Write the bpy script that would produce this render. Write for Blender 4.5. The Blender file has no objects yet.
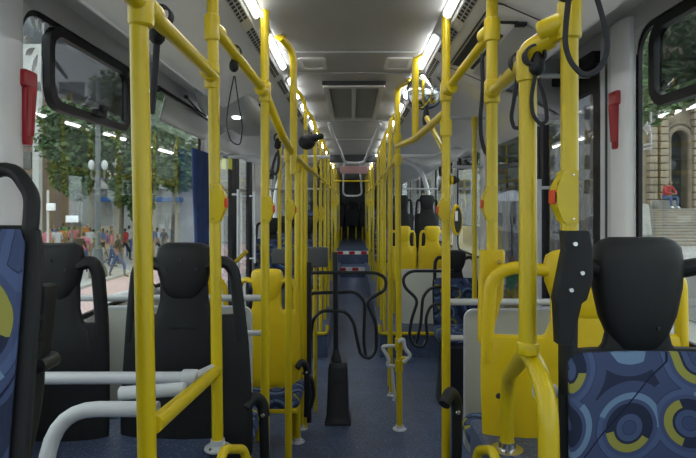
import bpy, bmesh, math, random
from mathutils import Vector, Matrix
random.seed(7)
C = bpy.context.scene
COL = C.collection
H = 1.55                      # eye height above the low floor
F = 541.0                     # focal length in pixels of a 696 px wide frame

# ------------------------------------------------------------------ camera
cd = bpy.data.cameras.new('camera'); cam = bpy.data.objects.new('camera', cd); COL.objects.link(cam)
cam.location = (0, 0, H); cam.rotation_euler = (math.pi/2, 0, 0)
cd.sensor_width = 36; cd.lens = F/696*36; cd.shift_x = -4/696; cd.shift_y = -24/696
cd.clip_start = 0.02; cd.clip_end = 400
C.camera = cam
# ------------------------------------------------------------------ world (overcast daylight)
w = bpy.data.worlds.new('world'); C.world = w; w.use_nodes = True
nt = w.node_tree; nt.nodes.clear()
out = nt.nodes.new('ShaderNodeOutputWorld'); bg = nt.nodes.new('ShaderNodeBackground')
tc = nt.nodes.new('ShaderNodeTexCoord'); sp = nt.nodes.new('ShaderNodeSeparateXYZ'); rp = nt.nodes.new('ShaderNodeValToRGB')
nt.links.new(tc.outputs['Generated'], sp.inputs[0]); nt.links.new(sp.outputs['Z'], rp.inputs[0])
rp.color_ramp.elements[0].color = (.62,.66,.72,1); rp.color_ramp.elements[1].color = (.95,.98,1,1)
nt.links.new(rp.outputs[0], bg.inputs[0]); bg.inputs[1].default_value = 2.7
nt.links.new(bg.outputs[0], out.inputs[0])
# ------------------------------------------------------------------ exposure
C.view_settings.view_transform = 'Standard'; C.view_settings.look = 'None'
C.view_settings.gamma = 1; C.view_settings.use_curve_mapping = False
C.view_settings.exposure = 0.38
LAMP = 19.0

# ------------------------------------------------------------------ materials
def mat(name, col, rough=.5, metal=0, noise=None, bump=None, spec=.5, emit=None, es=0, coat=0):
    m = bpy.data.materials.new(name); m.use_nodes = True; n = m.node_tree; b = n.nodes['Principled BSDF']
    b.inputs['Base Color'].default_value = (*col, 1); b.inputs['Roughness'].default_value = rough
    b.inputs['Metallic'].default_value = metal; b.inputs['Specular IOR Level'].default_value = spec
    b.inputs['Coat Weight'].default_value = coat
    if emit: b.inputs['Emission Color'].default_value = (*emit, 1); b.inputs['Emission Strength'].default_value = es
    t = n.nodes.new('ShaderNodeTexCoord')
    if noise:
        sc, amt = noise
        nz = n.nodes.new('ShaderNodeTexNoise'); nz.inputs['Scale'].default_value = sc; nz.inputs['Detail'].default_value = 4
        n.links.new(t.outputs['Object'], nz.inputs['Vector'])
        mx = n.nodes.new('ShaderNodeMix'); mx.data_type = 'RGBA'
        mx.inputs[6].default_value = (*[c*(1-amt) for c in col], 1); mx.inputs[7].default_value = (*[min(1, c*(1+amt)) for c in col], 1)
        rr = n.nodes.new('ShaderNodeValToRGB'); rr.color_ramp.elements[0].position = .3; rr.color_ramp.elements[1].position = .7
        n.links.new(nz.outputs['Fac'], rr.inputs[0]); n.links.new(rr.outputs[0], mx.inputs[0]); n.links.new(mx.outputs[2], b.inputs['Base Color'])
    if bump:
        sc, st = bump
        nz = n.nodes.new('ShaderNodeTexNoise'); nz.inputs['Scale'].default_value = sc
        n.links.new(t.outputs['Object'], nz.inputs['Vector'])
        bp = n.nodes.new('ShaderNodeBump'); bp.inputs['Strength'].default_value = st; bp.inputs['Distance'].default_value = .002
        n.links.new(nz.outputs['Fac'], bp.inputs['Height']); n.links.new(bp.outputs[0], b.inputs['Normal'])
    return m

M = {}
M['yellow'] = mat('yellow_powder_coat', (.56,.415,.004), .3, noise=(3,.04), bump=(60,.03))
M['yplastic'] = mat('yellow_plastic', (.66,.46,.004), .38, noise=(4,.05), bump=(300,.1))
M['black'] = mat('black_plastic', (.0065,.0072,.008), .55, noise=(5,.15), bump=(500,.2), spec=.35)
M['blackgloss'] = mat('black_enamel', (.012,.013,.015), .3, noise=(5,.1))
M['strap'] = mat('black_webbing', (.015,.015,.019), .7, bump=(600,.4))
M['rubber'] = mat('black_rubber', (.010,.010,.011), .55, noise=(10,.2), spec=.3)
M['whitepillar'] = mat('white_pillar_cover', (.78,.78,.80), .35, noise=(3,.04))
M['greytube'] = mat('grey_tube_enamel', (.5,.51,.53), .35, noise=(6,.06))
M['ceil'] = mat('grey_ceiling_laminate', (.33,.33,.32), .42, noise=(2.5,.05), bump=(250,.05))
M['cover'] = mat('ceiling_cover_grey', (.4,.41,.42), .4, noise=(3,.06))
M['duct'] = mat('white_duct_plastic', (.86,.87,.89), .18, noise=(2,.05), coat=.3)
M['wall'] = mat('grey_wall_laminate', (.5,.5,.51), .4, noise=(3,.05))
M['pillar'] = mat('light_grey_plastic', (.62,.62,.64), .38, noise=(3,.05))
M['dark'] = mat('dark_recess', (.02,.02,.022), .7, noise=(5,.2))
M['darkgrey'] = mat('dark_grey_cover', (.07,.075,.08), .5, noise=(5,.1))
M['grille'] = mat('mesh_grille_grey', (.22,.22,.21), .6, noise=(90,.35))
M['frame'] = mat('pale_grille_frame', (.55,.55,.53), .4, noise=(5,.05))
M['metal'] = mat('steel_screw', (.6,.6,.6), .25, 1, noise=(5,.05))
M['mirror'] = mat('convex_mirror_glass', (.85,.86,.88), .03, 1, noise=(3,.01))
M['red'] = mat('red_plastic', (.36,.008,.014), .35, noise=(5,.08))
M['redbtn'] = mat('red_button', (.62,.04,.01), .35, noise=(5,.05))
M['white'] = mat('white_vinyl', (.75,.76,.78), .5, noise=(5,.05))
M['ysticker'] = mat('yellow_sticker', (.8,.8,.05), .5, noise=(5,.05))
M['panel'] = mat('beige_partition_panel', (.5,.51,.45), .35, noise=(3,.05))
M['hopper'] = mat('pale_grey_board', (.42,.44,.4), .45, noise=(4,.06))
M['curtain'] = mat('blue_curtain_cloth', (.025,.05,.16), .8, noise=(8,.2), bump=(200,.4))
M['aluedge'] = mat('aluminium_edge', (.6,.6,.6), .3, 1, noise=(8,.1))
M['pink'] = mat('pale_red_display', (.4,.22,.22), .4, noise=(10,.1))
M['lampdiff'] = mat('lamp_diffuser', (.9,.9,.9), .4, emit=(.96,.98,1), es=LAMP, noise=(5,.02))
M['smalllamp'] = mat('spot_lamp_diffuser', (.9,.9,.9), .4, emit=(.95,.98,1), es=6, noise=(5,.02))
M['screen'] = mat('dim_display', (.02,.03,.03), .3, noise=(20,.3))

def glass(name, tint, refl=1.0):
    m = bpy.data.materials.new(name); m.use_nodes = True; n = m.node_tree; n.nodes.clear()
    o = n.nodes.new('ShaderNodeOutputMaterial'); t = n.nodes.new('ShaderNodeBsdfTransparent'); g = n.nodes.new('ShaderNodeBsdfGlossy')
    t.inputs[0].default_value = (*tint, 1); g.inputs['Roughness'].default_value = .02; g.inputs[0].default_value = (refl, refl, refl, 1)
    lw = n.nodes.new('ShaderNodeLayerWeight'); lw.inputs[0].default_value = .5      # Schlick curve, the same from both sides of the pane
    pw = n.nodes.new('ShaderNodeMath'); pw.operation = 'POWER'; pw.inputs[1].default_value = 5; n.links.new(lw.outputs['Facing'], pw.inputs[0])
    fr = n.nodes.new('ShaderNodeMath'); fr.operation = 'MULTIPLY_ADD'; fr.inputs[1].default_value = .96; fr.inputs[2].default_value = .04; n.links.new(pw.outputs[0], fr.inputs[0])
    mx = n.nodes.new('ShaderNodeMixShader'); n.links.new(fr.outputs[0], mx.inputs[0])
    n.links.new(t.outputs[0], mx.inputs[1]); n.links.new(g.outputs[0], mx.inputs[2]); n.links.new(mx.outputs[0], o.inputs[0])
    return m
M['glass'] = glass('window_glass', (.80,.84,.82))
M['ventglass'] = glass('tinted_vent_glass', (.5,.5,.53))
M['doorglass'] = glass('dark_door_glass', (.42,.44,.46))

# floor : blue grey speckled vinyl
def floor_mat():
    m = bpy.data.materials.new('blue_speckled_vinyl'); m.use_nodes = True; n = m.node_tree; b = n.nodes['Principled BSDF']
    t = n.nodes.new('ShaderNodeTexCoord'); v = n.nodes.new('ShaderNodeTexVoronoi'); v.inputs['Scale'].default_value = 260
    n.links.new(t.outputs['Object'], v.inputs['Vector'])
    r = n.nodes.new('ShaderNodeValToRGB'); r.color_ramp.interpolation = 'CONSTANT'
    e = r.color_ramp.elements; e[0].color = (.032,.05,.105,1); e[1].position = .45; e[1].color = (.05,.072,.135,1)
    x = e.new(.8); x.color = (.085,.105,.17,1); x = e.new(.93); x.color = (.2,.23,.3,1)
    s = n.nodes.new('ShaderNodeSeparateColor'); n.links.new(v.outputs['Color'], s.inputs[0]); n.links.new(s.outputs[0], r.inputs[0])
    nz = n.nodes.new('ShaderNodeTexNoise'); nz.inputs['Scale'].default_value = 3.5; nz.inputs['Detail'].default_value = 5
    n.links.new(t.outputs['Object'], nz.inputs['Vector'])
    mr = n.nodes.new('ShaderNodeMapRange'); mr.inputs[1].default_value = .3; mr.inputs[2].default_value = .7; mr.inputs[3].default_value = .8; mr.inputs[4].default_value = 1.3
    n.links.new(nz.outputs['Fac'], mr.inputs[0])
    mx = n.nodes.new('ShaderNodeVectorMath'); mx.operation = 'SCALE'
    n.links.new(r.outputs[0], mx.inputs[0]); n.links.new(mr.outputs[0], mx.inputs['Scale']); n.links.new(mx.outputs[0], b.inputs['Base Color'])
    b.inputs['Roughness'].default_value = .42
    return m
M['floor'] = floor_mat()

# fabric with circles
def fabric_mat():
    m = bpy.data.materials.new('blue_circle_fabric'); m.use_nodes = True; n = m.node_tree; b = n.nodes['Principled BSDF']; L = n.links.new
    def N(t, **k):
        x = n.nodes.new(t)
        for a, c in k.items(): setattr(x, a, c)
        return x
    t = N('ShaderNodeTexCoord'); s = N('ShaderNodeSeparateXYZ'); L(t.outputs['Object'], s.inputs[0])
    ad = N('ShaderNodeMath', operation='ADD'); L(s.outputs['Z'], ad.inputs[0]); L(s.outputs['Y'], ad.inputs[1])
    c = N('ShaderNodeCombineXYZ'); L(s.outputs['X'], c.inputs[0]); L(ad.outputs[0], c.inputs[1])
    v = N('ShaderNodeTexVoronoi', voronoi_dimensions='2D'); v.inputs['Scale'].default_value = 6.3; v.inputs['Randomness'].default_value = .55
    L(c.outputs[0], v.inputs['Vector'])
    r = N('ShaderNodeValToRGB'); r.color_ramp.interpolation = 'CONSTANT'; e = r.color_ramp.elements
    cols = [(0,(.045,.065,.14)),(.09,(.02,.027,.055)),(.10,(.06,.085,.17)),(.18,(.02,.027,.055)),(.33,(.055,.075,.155)),(.385,(.07,.10,.2)),(.46,(.03,.042,.085)),(.47,(.05,.068,.14)),(.62,(.022,.03,.062))]
    e[0].position, e[0].color = 0, (*cols[0][1],1); e[1].position = cols[1][0]; e[1].color = (*cols[1][1],1)
    for p, cc in cols[2:]: q = e.new(p); q.color = (*cc,1)
    L(v.outputs['Distance'], r.inputs[0])
    # yellow arc : ring band and a half turn chosen per cell
    sub = N('ShaderNodeVectorMath', operation='SUBTRACT'); sc = N('ShaderNodeVectorMath', operation='SCALE'); sc.inputs['Scale'].default_value = 8.2
    L(c.outputs[0], sc.inputs[0]); sc2 = N('ShaderNodeVectorMath', operation='SCALE'); sc2.inputs['Scale'].default_value = 1.0
    L(v.outputs['Position'], sc2.inputs[0])
    L(c.outputs[0], sub.inputs[0]); L(v.outputs['Position'], sub.inputs[1])
    rc = N('ShaderNodeVectorMath', operation='SUBTRACT'); rc.inputs[1].default_value = (.5,.5,.5); L(v.outputs['Color'], rc.inputs[0])
    nm1 = N('ShaderNodeVectorMath', operation='NORMALIZE'); L(sub.outputs[0], nm1.inputs[0])
    nm2 = N('ShaderNodeVectorMath', operation='MULTIPLY'); nm2.inputs[1].default_value = (1,1,0); L(rc.outputs[0], nm2.inputs[0])
    nm3 = N('ShaderNodeVectorMath', operation='NORMALIZE'); L(nm2.outputs[0], nm3.inputs[0])
    dt = N('ShaderNodeVectorMath', operation='DOT_PRODUCT'); L(nm1.outputs[0], dt.inputs[0]); L(nm3.outputs[0], dt.inputs[1])
    g1 = N('ShaderNodeMath', operation='GREATER_THAN'); g1.inputs[1].default_value = .35; L(dt.outputs['Value'], g1.inputs[0])
    b1 = N('ShaderNodeMath', operation='GREATER_THAN'); b1.inputs[1].default_value = .22; L(v.outputs['Distance'], b1.inputs[0])
    b2 = N('ShaderNodeMath', operation='LESS_THAN'); b2.inputs[1].default_value = .33; L(v.outputs['Distance'], b2.inputs[0])
    m1 = N('ShaderNodeMath', operation='MULTIPLY'); L(g1.outputs[0], m1.inputs[0]); L(b1.outputs[0], m1.inputs[1])
    m2 = N('ShaderNodeMath', operation='MULTIPLY'); L(m1.outputs[0], m2.inputs[0]); L(b2.outputs[0], m2.inputs[1])
    mx = N('ShaderNodeMix', data_type='RGBA'); L(m2.outputs[0], mx.inputs[0]); L(r.outputs[0], mx.inputs[6]); mx.inputs[7].default_value = (.27,.26,.06,1)
    # light blue arcs on the opposite half
    g2 = N('ShaderNodeMath', operation='LESS_THAN'); g2.inputs[1].default_value = -.2; L(dt.outputs['Value'], g2.inputs[0])
    b3 = N('ShaderNodeMath', operation='GREATER_THAN'); b3.inputs[1].default_value = .385; L(v.outputs['Distance'], b3.inputs[0])
    b4 = N('ShaderNodeMath', operation='LESS_THAN'); b4.inputs[1].default_value = .47; L(v.outputs['Distance'], b4.inputs[0])
    m3 = N('ShaderNodeMath', operation='MULTIPLY'); L(g2.outputs[0], m3.inputs[0]); L(b3.outputs[0], m3.inputs[1])
    m4 = N('ShaderNodeMath', operation='MULTIPLY'); L(m3.outputs[0], m4.inputs[0]); L(b4.outputs[0], m4.inputs[1])
    mx2 = N('ShaderNodeMix', data_type='RGBA'); L(m4.outputs[0], mx2.inputs[0]); L(mx.outputs[2], mx2.inputs[6]); mx2.inputs[7].default_value = (.14,.22,.34,1)
    # thin straight dark lines crossing the cloth
    wv = N('ShaderNodeTexWave', wave_type='BANDS', bands_direction='DIAGONAL'); wv.inputs['Scale'].default_value = 2.1; wv.inputs['Distortion'].default_value = .6; L(c.outputs[0], wv.inputs['Vector'])
    gl = N('ShaderNodeMath', operation='GREATER_THAN'); gl.inputs[1].default_value = .9993; L(wv.outputs['Fac'], gl.inputs[0])
    mx3 = N('ShaderNodeMix', data_type='RGBA'); L(gl.outputs[0], mx3.inputs[0]); L(mx2.outputs[2], mx3.inputs[6]); mx3.inputs[7].default_value = (.01,.015,.04,1)
    L(mx3.outputs[2], b.inputs['Base Color']); b.inputs['Roughness'].default_value = .9; b.inputs['Specular IOR Level'].default_value = .2
    return m
M['fabric'] = fabric_mat()

# ------------------------------------------------------------------ mesh builder
def fillet(pts, r, n=6):
    pts = [Vector(p) for p in pts]
    if r <= 0 or len(pts) < 3: return pts
    o = [pts[0]]
    for i in range(1, len(pts)-1):
        a, b, c = pts[i-1], pts[i], pts[i+1]
        u = (a-b); v = (c-b); lu, lv = u.length, v.length
        if lu < 1e-6 or lv < 1e-6: continue
        k = min(r, lu*.48, lv*.48); p0 = b+u/lu*k; p1 = b+v/lv*k
        for j in range(n+1):
            t = j/n; o.append(p0*(1-t)**2+b*2*t*(1-t)+p1*t*t)
    o.append(pts[-1]); return o

class MB:
    def __init__(s): s.bm = bmesh.new()
    def loft(s, rings, caps=True, close=False):
        R = [[s.bm.verts.new(p) for p in r] for r in rings]; n = len(R[0])
        m = len(R) if close else len(R)-1
        for i in range(m):
            a, b = R[i], R[(i+1) % len(R)]
            for j in range(n): s.bm.faces.new((a[j], a[(j+1)%n], b[(j+1)%n], b[j]))
        if caps and not close: s.bm.faces.new(R[0][::-1]); s.bm.faces.new(R[-1])
        return s
    def tube(s, pts, r, fil=0, n=12, ry=None, up=None):
        P = fillet(pts, fil); m = len(P); rr = r if isinstance(r, (list, tuple)) else None
        T = [(P[min(i+1,m-1)]-P[max(i-1,0)]).normalized() for i in range(m)]
        a = Vector(up) if up else (Vector((0,0,1)) if abs(T[0].z) < .9 else Vector((1,0,0)))
        N_ = (a-T[0]*a.dot(T[0])).normalized(); rings = []
        for i in range(m):
            N_ = (N_-T[i]*N_.dot(T[i])).normalized(); B = T[i].cross(N_)
            q = (rr[0]+(rr[1]-rr[0])*i/(m-1)) if rr else r; q2 = ry if ry else q
            rings.append([P[i]+N_*math.cos(2*math.pi*j/n)*q+B*math.sin(2*math.pi*j/n)*q2 for j in range(n)])
        return s.loft(rings)
    def box(s, c, d, bev=0, rot=None):
        t = bmesh.new(); bmesh.ops.create_cube(t, size=1)
        bmesh.ops.scale(t, vec=d, verts=t.verts)
        if bev: bmesh.ops.bevel(t, geom=t.edges[:], offset=bev, segments=3, affect='EDGES', profile=.6)
        mt = Matrix.Translation(c) @ (rot.to_4x4() if rot else Matrix.Identity(4))
        bmesh.ops.transform(t, matrix=mt, verts=t.verts)
        s.join(t); return s
    def lathe(s, c, prof, axis=(0,0,1), n=20):
        q = Vector(axis).normalized().to_track_quat('Z', 'Y'); c = Vector(c)
        return s.loft([[c+q @ Vector((max(r,1e-4)*math.cos(2*math.pi*j/n), max(r,1e-4)*math.sin(2*math.pi*j/n), z)) for j in range(n)] for r, z in prof])
    def ball(s, c, r, n=16, m=10):
        c = Vector(c); r = Vector(r if hasattr(r, '__len__') else (r,r,r)); R = []
        for i in range(m+1):
            a = math.pi*(i+.02)/(m+.04); R.append([c+Vector((r.x*math.sin(a)*math.cos(2*math.pi*j/n), r.y*math.sin(a)*math.sin(2*math.pi*j/n), -r.z*math.cos(a))) for j in range(n)])
        return s.loft(R)
    def ringplate(s, outer, inner, off):
        off = Vector(off); n = len(outer)
        A = [[s.bm.verts.new(Vector(p)+o) for p in L] for o in (Vector(), off) for L in (outer, inner)]
        for j in range(n):
            k = (j+1) % n
            for a, b in ((A[0],A[1]),(A[1],A[3]),(A[3],A[2]),(A[2],A[0])): s.bm.faces.new((a[j],a[k],b[k],b[j]))
        return s
    def poly(s, pts, off):
        off = Vector(off); a = [s.bm.verts.new(p) for p in pts]; b = [s.bm.verts.new(Vector(p)+off) for p in pts]; n = len(a)
        s.bm.faces.new(a[::-1]); s.bm.faces.new(b)
        for j in range(n): s.bm.faces.new((a[j], a[(j+1)%n], b[(j+1)%n], b[j]))
        return s
    def join(s, t):
        me = bpy.data.meshes.new('t'); t.to_mesh(me); t.free(); s.bm.from_mesh(me); bpy.data.meshes.remove(me)
    def build(s, name, material, parent=None, local=False, sharp=35):
        bm = s.bm
        bmesh.ops.recalc_face_normals(bm, faces=bm.faces)
        if parent is not None and not local:
            bmesh.ops.transform(bm, matrix=WMx(parent).inverted(), verts=bm.verts)
        me = bpy.data.meshes.new(name); bm.to_mesh(me); bm.free()
        for p in me.polygons: p.use_smooth = True
        me.set_sharp_from_angle(angle=math.radians(sharp))
        me.materials.append(M[material] if isinstance(material, str) else material)
        ob = bpy.data.objects.new(name, me); COL.objects.link(ob)
        if parent is not None: ob.parent = parent
        return ob
def WMx(o):
    m = Matrix.Identity(4)
    while o is not None: m = (Matrix.Translation(o.location) @ o.rotation_euler.to_matrix().to_4x4()) @ m; o = o.parent
    return m
def WL(o):
    v = Vector()
    while o is not None: v += o.location; o = o.parent
    return v
def tag(o, label=None, cat=None, group=None, kind=None):
    if label: o['label'] = label
    if cat: o['category'] = cat
    if group: o['group'] = group
    if kind: o['kind'] = kind
    return o
def thing(name, loc, label, cat, group=None, rz=0):
    o = bpy.data.objects.new(name, None); COL.objects.link(o); o.location = loc; o.rotation_euler = (0,0,rz); o.empty_display_size = .1
    return tag(o, label, cat, group)
def copy_tree(o, parent=None):
    c = o.copy(); COL.objects.link(c)
    if parent is not None: c.parent = parent
    for ch in [x for x in list(COL.objects) if x.parent == o]: copy_tree(ch, c)
    return c
def X(px, d): return (px-352)/F*d
def Z(py, d): return H-(py-205)/F*d
def P(px, py, d): return Vector((X(px,d), d, Z(py,d)))
def rrect(a0, a1, b0, b1, r, f, n=8):
    out = []
    for cx, cy, s in ((a1-r,b1-r,0),(a0+r,b1-r,1),(a0+r,b0+r,2),(a1-r,b0+r,3)):
        for j in range(n+1):
            t = (s+j/n)*math.pi/2; out.append(f(cx+r*math.cos(t), cy+r*math.sin(t)))
    return out

# ================================================================== STRUCTURE
WX = 1.15; Y0 = -2.6; Y1 = 17.0; ZB = 1.06; ZT = H+.71
CZ = H+.80
def st(name, mb, m, parent=None): return tag(mb.build(name, m, parent), kind='structure')
def bx(x0,x1,y0,y1,z0,z1,bev=0): return MB().box(((x0+x1)/2,(y0+y1)/2,(z0+z1)/2),(x1-x0,y1-y0,z1-z0),bev)
st('floor', bx(-1.3,1.3,Y0,11.6,-.06,0), 'floor')
# raised rear aisle in two steps
f2 = st('floor_step', bx(-.36,.40,11.6,12.3,0,.21), 'floor')
f3 = st('floor_rear', bx(-1.15,1.15,12.3,Y1,0,.50), 'floor')
for k,(y,z,n) in enumerate(((11.6,.21,6),(12.3,.50,6))):
    sname = MB(); sname.box((.02,y-.004,z-.035),(.76,.012,.075))
    nose = tag(sname.build('trim_%d' % (k+1), 'white'), kind='structure')
    rd = MB()
    for i in range(3): rd.box((-.36+.16+i*.27-(k*.07),y-.012,z-.035),(.13,.008,.065))
    rd.build('red_stripe', 'red', nose)
# raised side platforms beyond the open low area with yellow edge
for s, nm, xa, xb in ((-1,'left',-1.15,-.25),(1,'right',.28,1.15)):
    y0 = 5.5
    pl = st('floor_platform_'+nm, bx(xa,xb,y0,12.3,0,.24), 'floor')
    e = MB(); xi = xb if s < 0 else xa
    e.tube([(xa if s<0 else xb,y0-.01,.245),(xi,y0-.01,.245),(xi,y0-.01,.33)],.018,.04)
    st('trim_edge_'+nm, e, 'yellow')
# wheel boxes
WBZ = H-.78
for s, nm in ((-1,'left'),(1,'right')):
    xi = .43; xs = sorted((s*xi, s*WX))
    st('trim_wheel_box_'+nm, bx(xs[0],xs[1],Y0,1.98,0,WBZ,.02), 'floor')

# ---- side walls with rounded openings
WIN = {'left': [(-2.3,-.35),(-.2,1.7),(1.885,3.02),(3.10,4.12),(6.95,8.3),(8.5,9.9),(10.1,11.5),(11.7,13.1),(13.4,15.2)],
       'right': [(-2.3,-.8),(-.65,.6),(.78,2.19),(4.85,5.95),(6.15,7.5),(7.7,9.1),(9.3,10.8),(11.0,12.6),(12.9,15.2)]}
DOOR = {'left': (4.45,6.25), 'right': (2.5,4.6)}
wn = 0
for side, s in (('left',-1),('right',1)):
    low, up = MB(), MB(); x = s*(WX+.012)
    d0, d1 = DOOR[side]
    for a, b in ((Y0,d0),(d1,Y1)): low.box((x,(a+b)/2,ZB/2),(.024,b-a,ZB))
    up.box((x,(Y0+Y1)/2,(ZT+CZ+.12)/2),(.024,Y1-Y0,CZ+.12-ZT))
    pil = MB(); edges = sorted(WIN[side]+[DOOR[side]]); prev = Y0
    for a, b in edges:
        if a-prev > .01: pil.box((x,(a+prev)/2,(ZB+ZT)/2),(.024,a-prev,ZT-ZB))
        prev = b
    pil.box((x,(prev+Y1)/2,(ZB+ZT)/2),(.024,Y1-prev,ZT-ZB))
    for a, b in WIN[side]:      # rounded corners of each opening
        f = lambda p,q: (s*WX,p,q)
        pil.ringplate(rrect(a-.002,b+.002,ZB-.002,ZT+.002,.001,f), rrect(a,b,ZB,ZT,.10,f), (s*.022,0,0))
    wl = st('wall_'+side, low, 'wall')
    tag(up.build('wall_header', 'wall', wl), kind='structure'); tag(pil.build('pillars', 'pillar', wl), kind='structure')
    for a, b in WIN[side]:
        wn += 1
        f = lambda p,q: (s*(WX+.035),p,q)
        g = bx(min(s*(WX+.012),s*(WX+.015)),max(s*(WX+.012),s*(WX+.015)),a,b,ZB,ZT)
        g = st('window_%d' % wn, g, 'glass')
        fr = MB(); f = lambda p,q: (s*(WX+.005),p,q)
        fr.ringplate(rrect(a,b,ZB,ZT,.10,f), rrect(a+.010,b-.010,ZB+.018,ZT-.02,.095,f), (s*.016,0,0))
        fr.build('window_frame', 'rubber', g)
        if (side,a) in (('left',1.885),('right',.78),('left',-.2),('right',4.85),('left',6.95),('right',6.15)):
            va, vb = {('left',1.885):(2.02,2.76),('right',.78):(1.25,2.06)}.get((side,a),(a+.1,a+.9))
            v = MB(); f = lambda p,q: (s*(WX-.022),p,q)
            v.ringplate(rrect(va,vb,H+.365,ZT-.02,.09,f), rrect(va+.036,vb-.036,H+.40,ZT-.055,.065,f), (s*.032,0,0))
            vf = v.build('vent_frame', 'rubber', g)
            vp = bx(min(s*(WX-.008),s*(WX-.005)),max(s*(WX-.008),s*(WX-.005)),va+.05,vb-.05,H+.42,ZT-.065); vp.build('vent_pane', 'ventglass', g)
            lt = MB(); ym = (va+vb)/2 if side=='left' else va+.3
            lt.box((s*(WX-.034),ym,H+.405),(.028,.09,.028),.006); lt.box((s*(WX-.044),ym+.01,H+.425),(.024,.035,.035),.006)
            lt.build('vent_latch', 'rubber', g)
    # folding door: two framed leaves
    n = 1 if side == 'left' else 2
    dm = MB(); f = lambda p,q: (s*(WX+.0),p,q); mid = (d0+d1)/2 if s < 0 else 3.32
    leaves = ((d0+.02,mid-.01),(mid+.01,d1-.02))
    for a,b in leaves: dm.ringplate(rrect(a,b,.02,ZT-.03,.03,f), rrect(a+(.16 if s < 0 else .06),b-(.16 if s < 0 else .06),.2,ZT-.16,.05,f), (s*.04,0,0))
    dd = st('door_%d' % n, dm, 'rubber')
    gm = MB()
    for a,b in leaves: gm.box((s*(WX+.02),(a+b)/2,1.15),(.006,b-a-.1,1.95))
    gm.build('door_glass', 'doorglass' if side=='right' else 'glass', dd)
    hd_ = MB(); hd_.box((s*(WX-.02),(d0+d1)/2,ZT-(.09 if s < 0 else .03)),(.06,d1-d0+.04,.20 if s < 0 else .06),.01); hd_.build('door_header','rubber',dd)
    hb = MB()
    for a,b in leaves: hb.tube([(s*(WX-.06),b-.16,.9),(s*(WX-.06),b-.16,1.7)],.014); hb.tube([(s*(WX-.06),b-.16,.95),(s*WX,b-.16,.95)],.01); hb.tube([(s*(WX-.06),b-.16,1.65),(s*WX,b-.16,1.65)],.01)
    hb.build('door_handle', 'greytube', dd)
# rear wall, wall behind the camera (with windscreen)
st('wall_back', bx(-1.2,1.2,Y1,Y1+.06,.4,CZ+.1), 'darkgrey')
fw = st('wall_front', bx(-1.2,1.2,Y0-.06,Y0,0,1.0), 'darkgrey')
tag(bx(-1.2,1.2,Y0-.06,Y0,2.15,CZ+.1).build('wall_header', 'wall', fw), kind='structure')
st('window_%d' % (wn+1), bx(-1.15,1.15,Y0-.04,Y0-.035,1.0,2.15), 'glass')

# ---- ceiling, built in the middle and mirrored ducts at both sides
cl = MB(); cl.box((0,(Y0+Y1)/2,CZ+.05),(.74,Y1-Y0,.1)); ce = st('ceiling', cl, 'ceil')
sm = MB()
for y, dz in ((2.83,.012),(3.28,.008),(5.12,.02),(6.6,.01),(10.2,.01),(12,.01),(1.0,.01),(-.8,.01)): sm.box((0,y,CZ-.001),(.72,.03,dz),.003)
sm.build('ceiling_joints', 'ceil', ce)
bm_ = bx(-.46,.46,8.62,8.8,CZ-.11,CZ+.02,.01); st('trim_cross_beam', bm_, 'dark')
def extrude(prof, y0, y1, s):
    m = MB(); m.poly([(s*x,y0,H+z) for x,z in prof], (0,y1-y0,0)); return m
def sweep_open(prof, y0, y1, s, th=.008):
    """thin shell with the given cross-section"""
    m = MB(); pr = [Vector((p[0],p[1])) for p in prof]; top = []
    for i,p in enumerate(pr):
        t = (pr[min(i+1,len(pr)-1)]-pr[max(i-1,0)]).normalized(); top.append(p+Vector((-t.y,t.x))*th)
    loop = list(pr)+top[::-1]
    m.poly([(s*q.x,y0,H+q.y) for q in loop], (0,y1-y0,0)); return m
def smooth(pr, n=5):
    o = []; q = [Vector(p) for p in pr]
    for i in range(len(q)-1):
        p0 = q[max(i-1,0)]; p1 = q[i]; p2 = q[i+1]; p3 = q[min(i+2,len(q)-1)]
        for j in range(n):
            t = j/n; o.append(.5*((2*p1)+(-p0+p2)*t+(2*p0-5*p1+4*p2-p3)*t*t+(-p0+3*p1-3*p2+p3)*t**3))
    o.append(q[-1]); return [(v.x,v.y) for v in o]
near = smooth([(.455,.735),(.55,.718),(.65,.678),(.73,.632),(.775,.604),(.80,.60),(.82,.62),(.825,.70)])+[(.83,.80),(1.17,.80)]
far = smooth([(.455,.735),(.62,.705),(.80,.65),(.98,.58),(1.16,.48)])
lamp_n = {}
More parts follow.
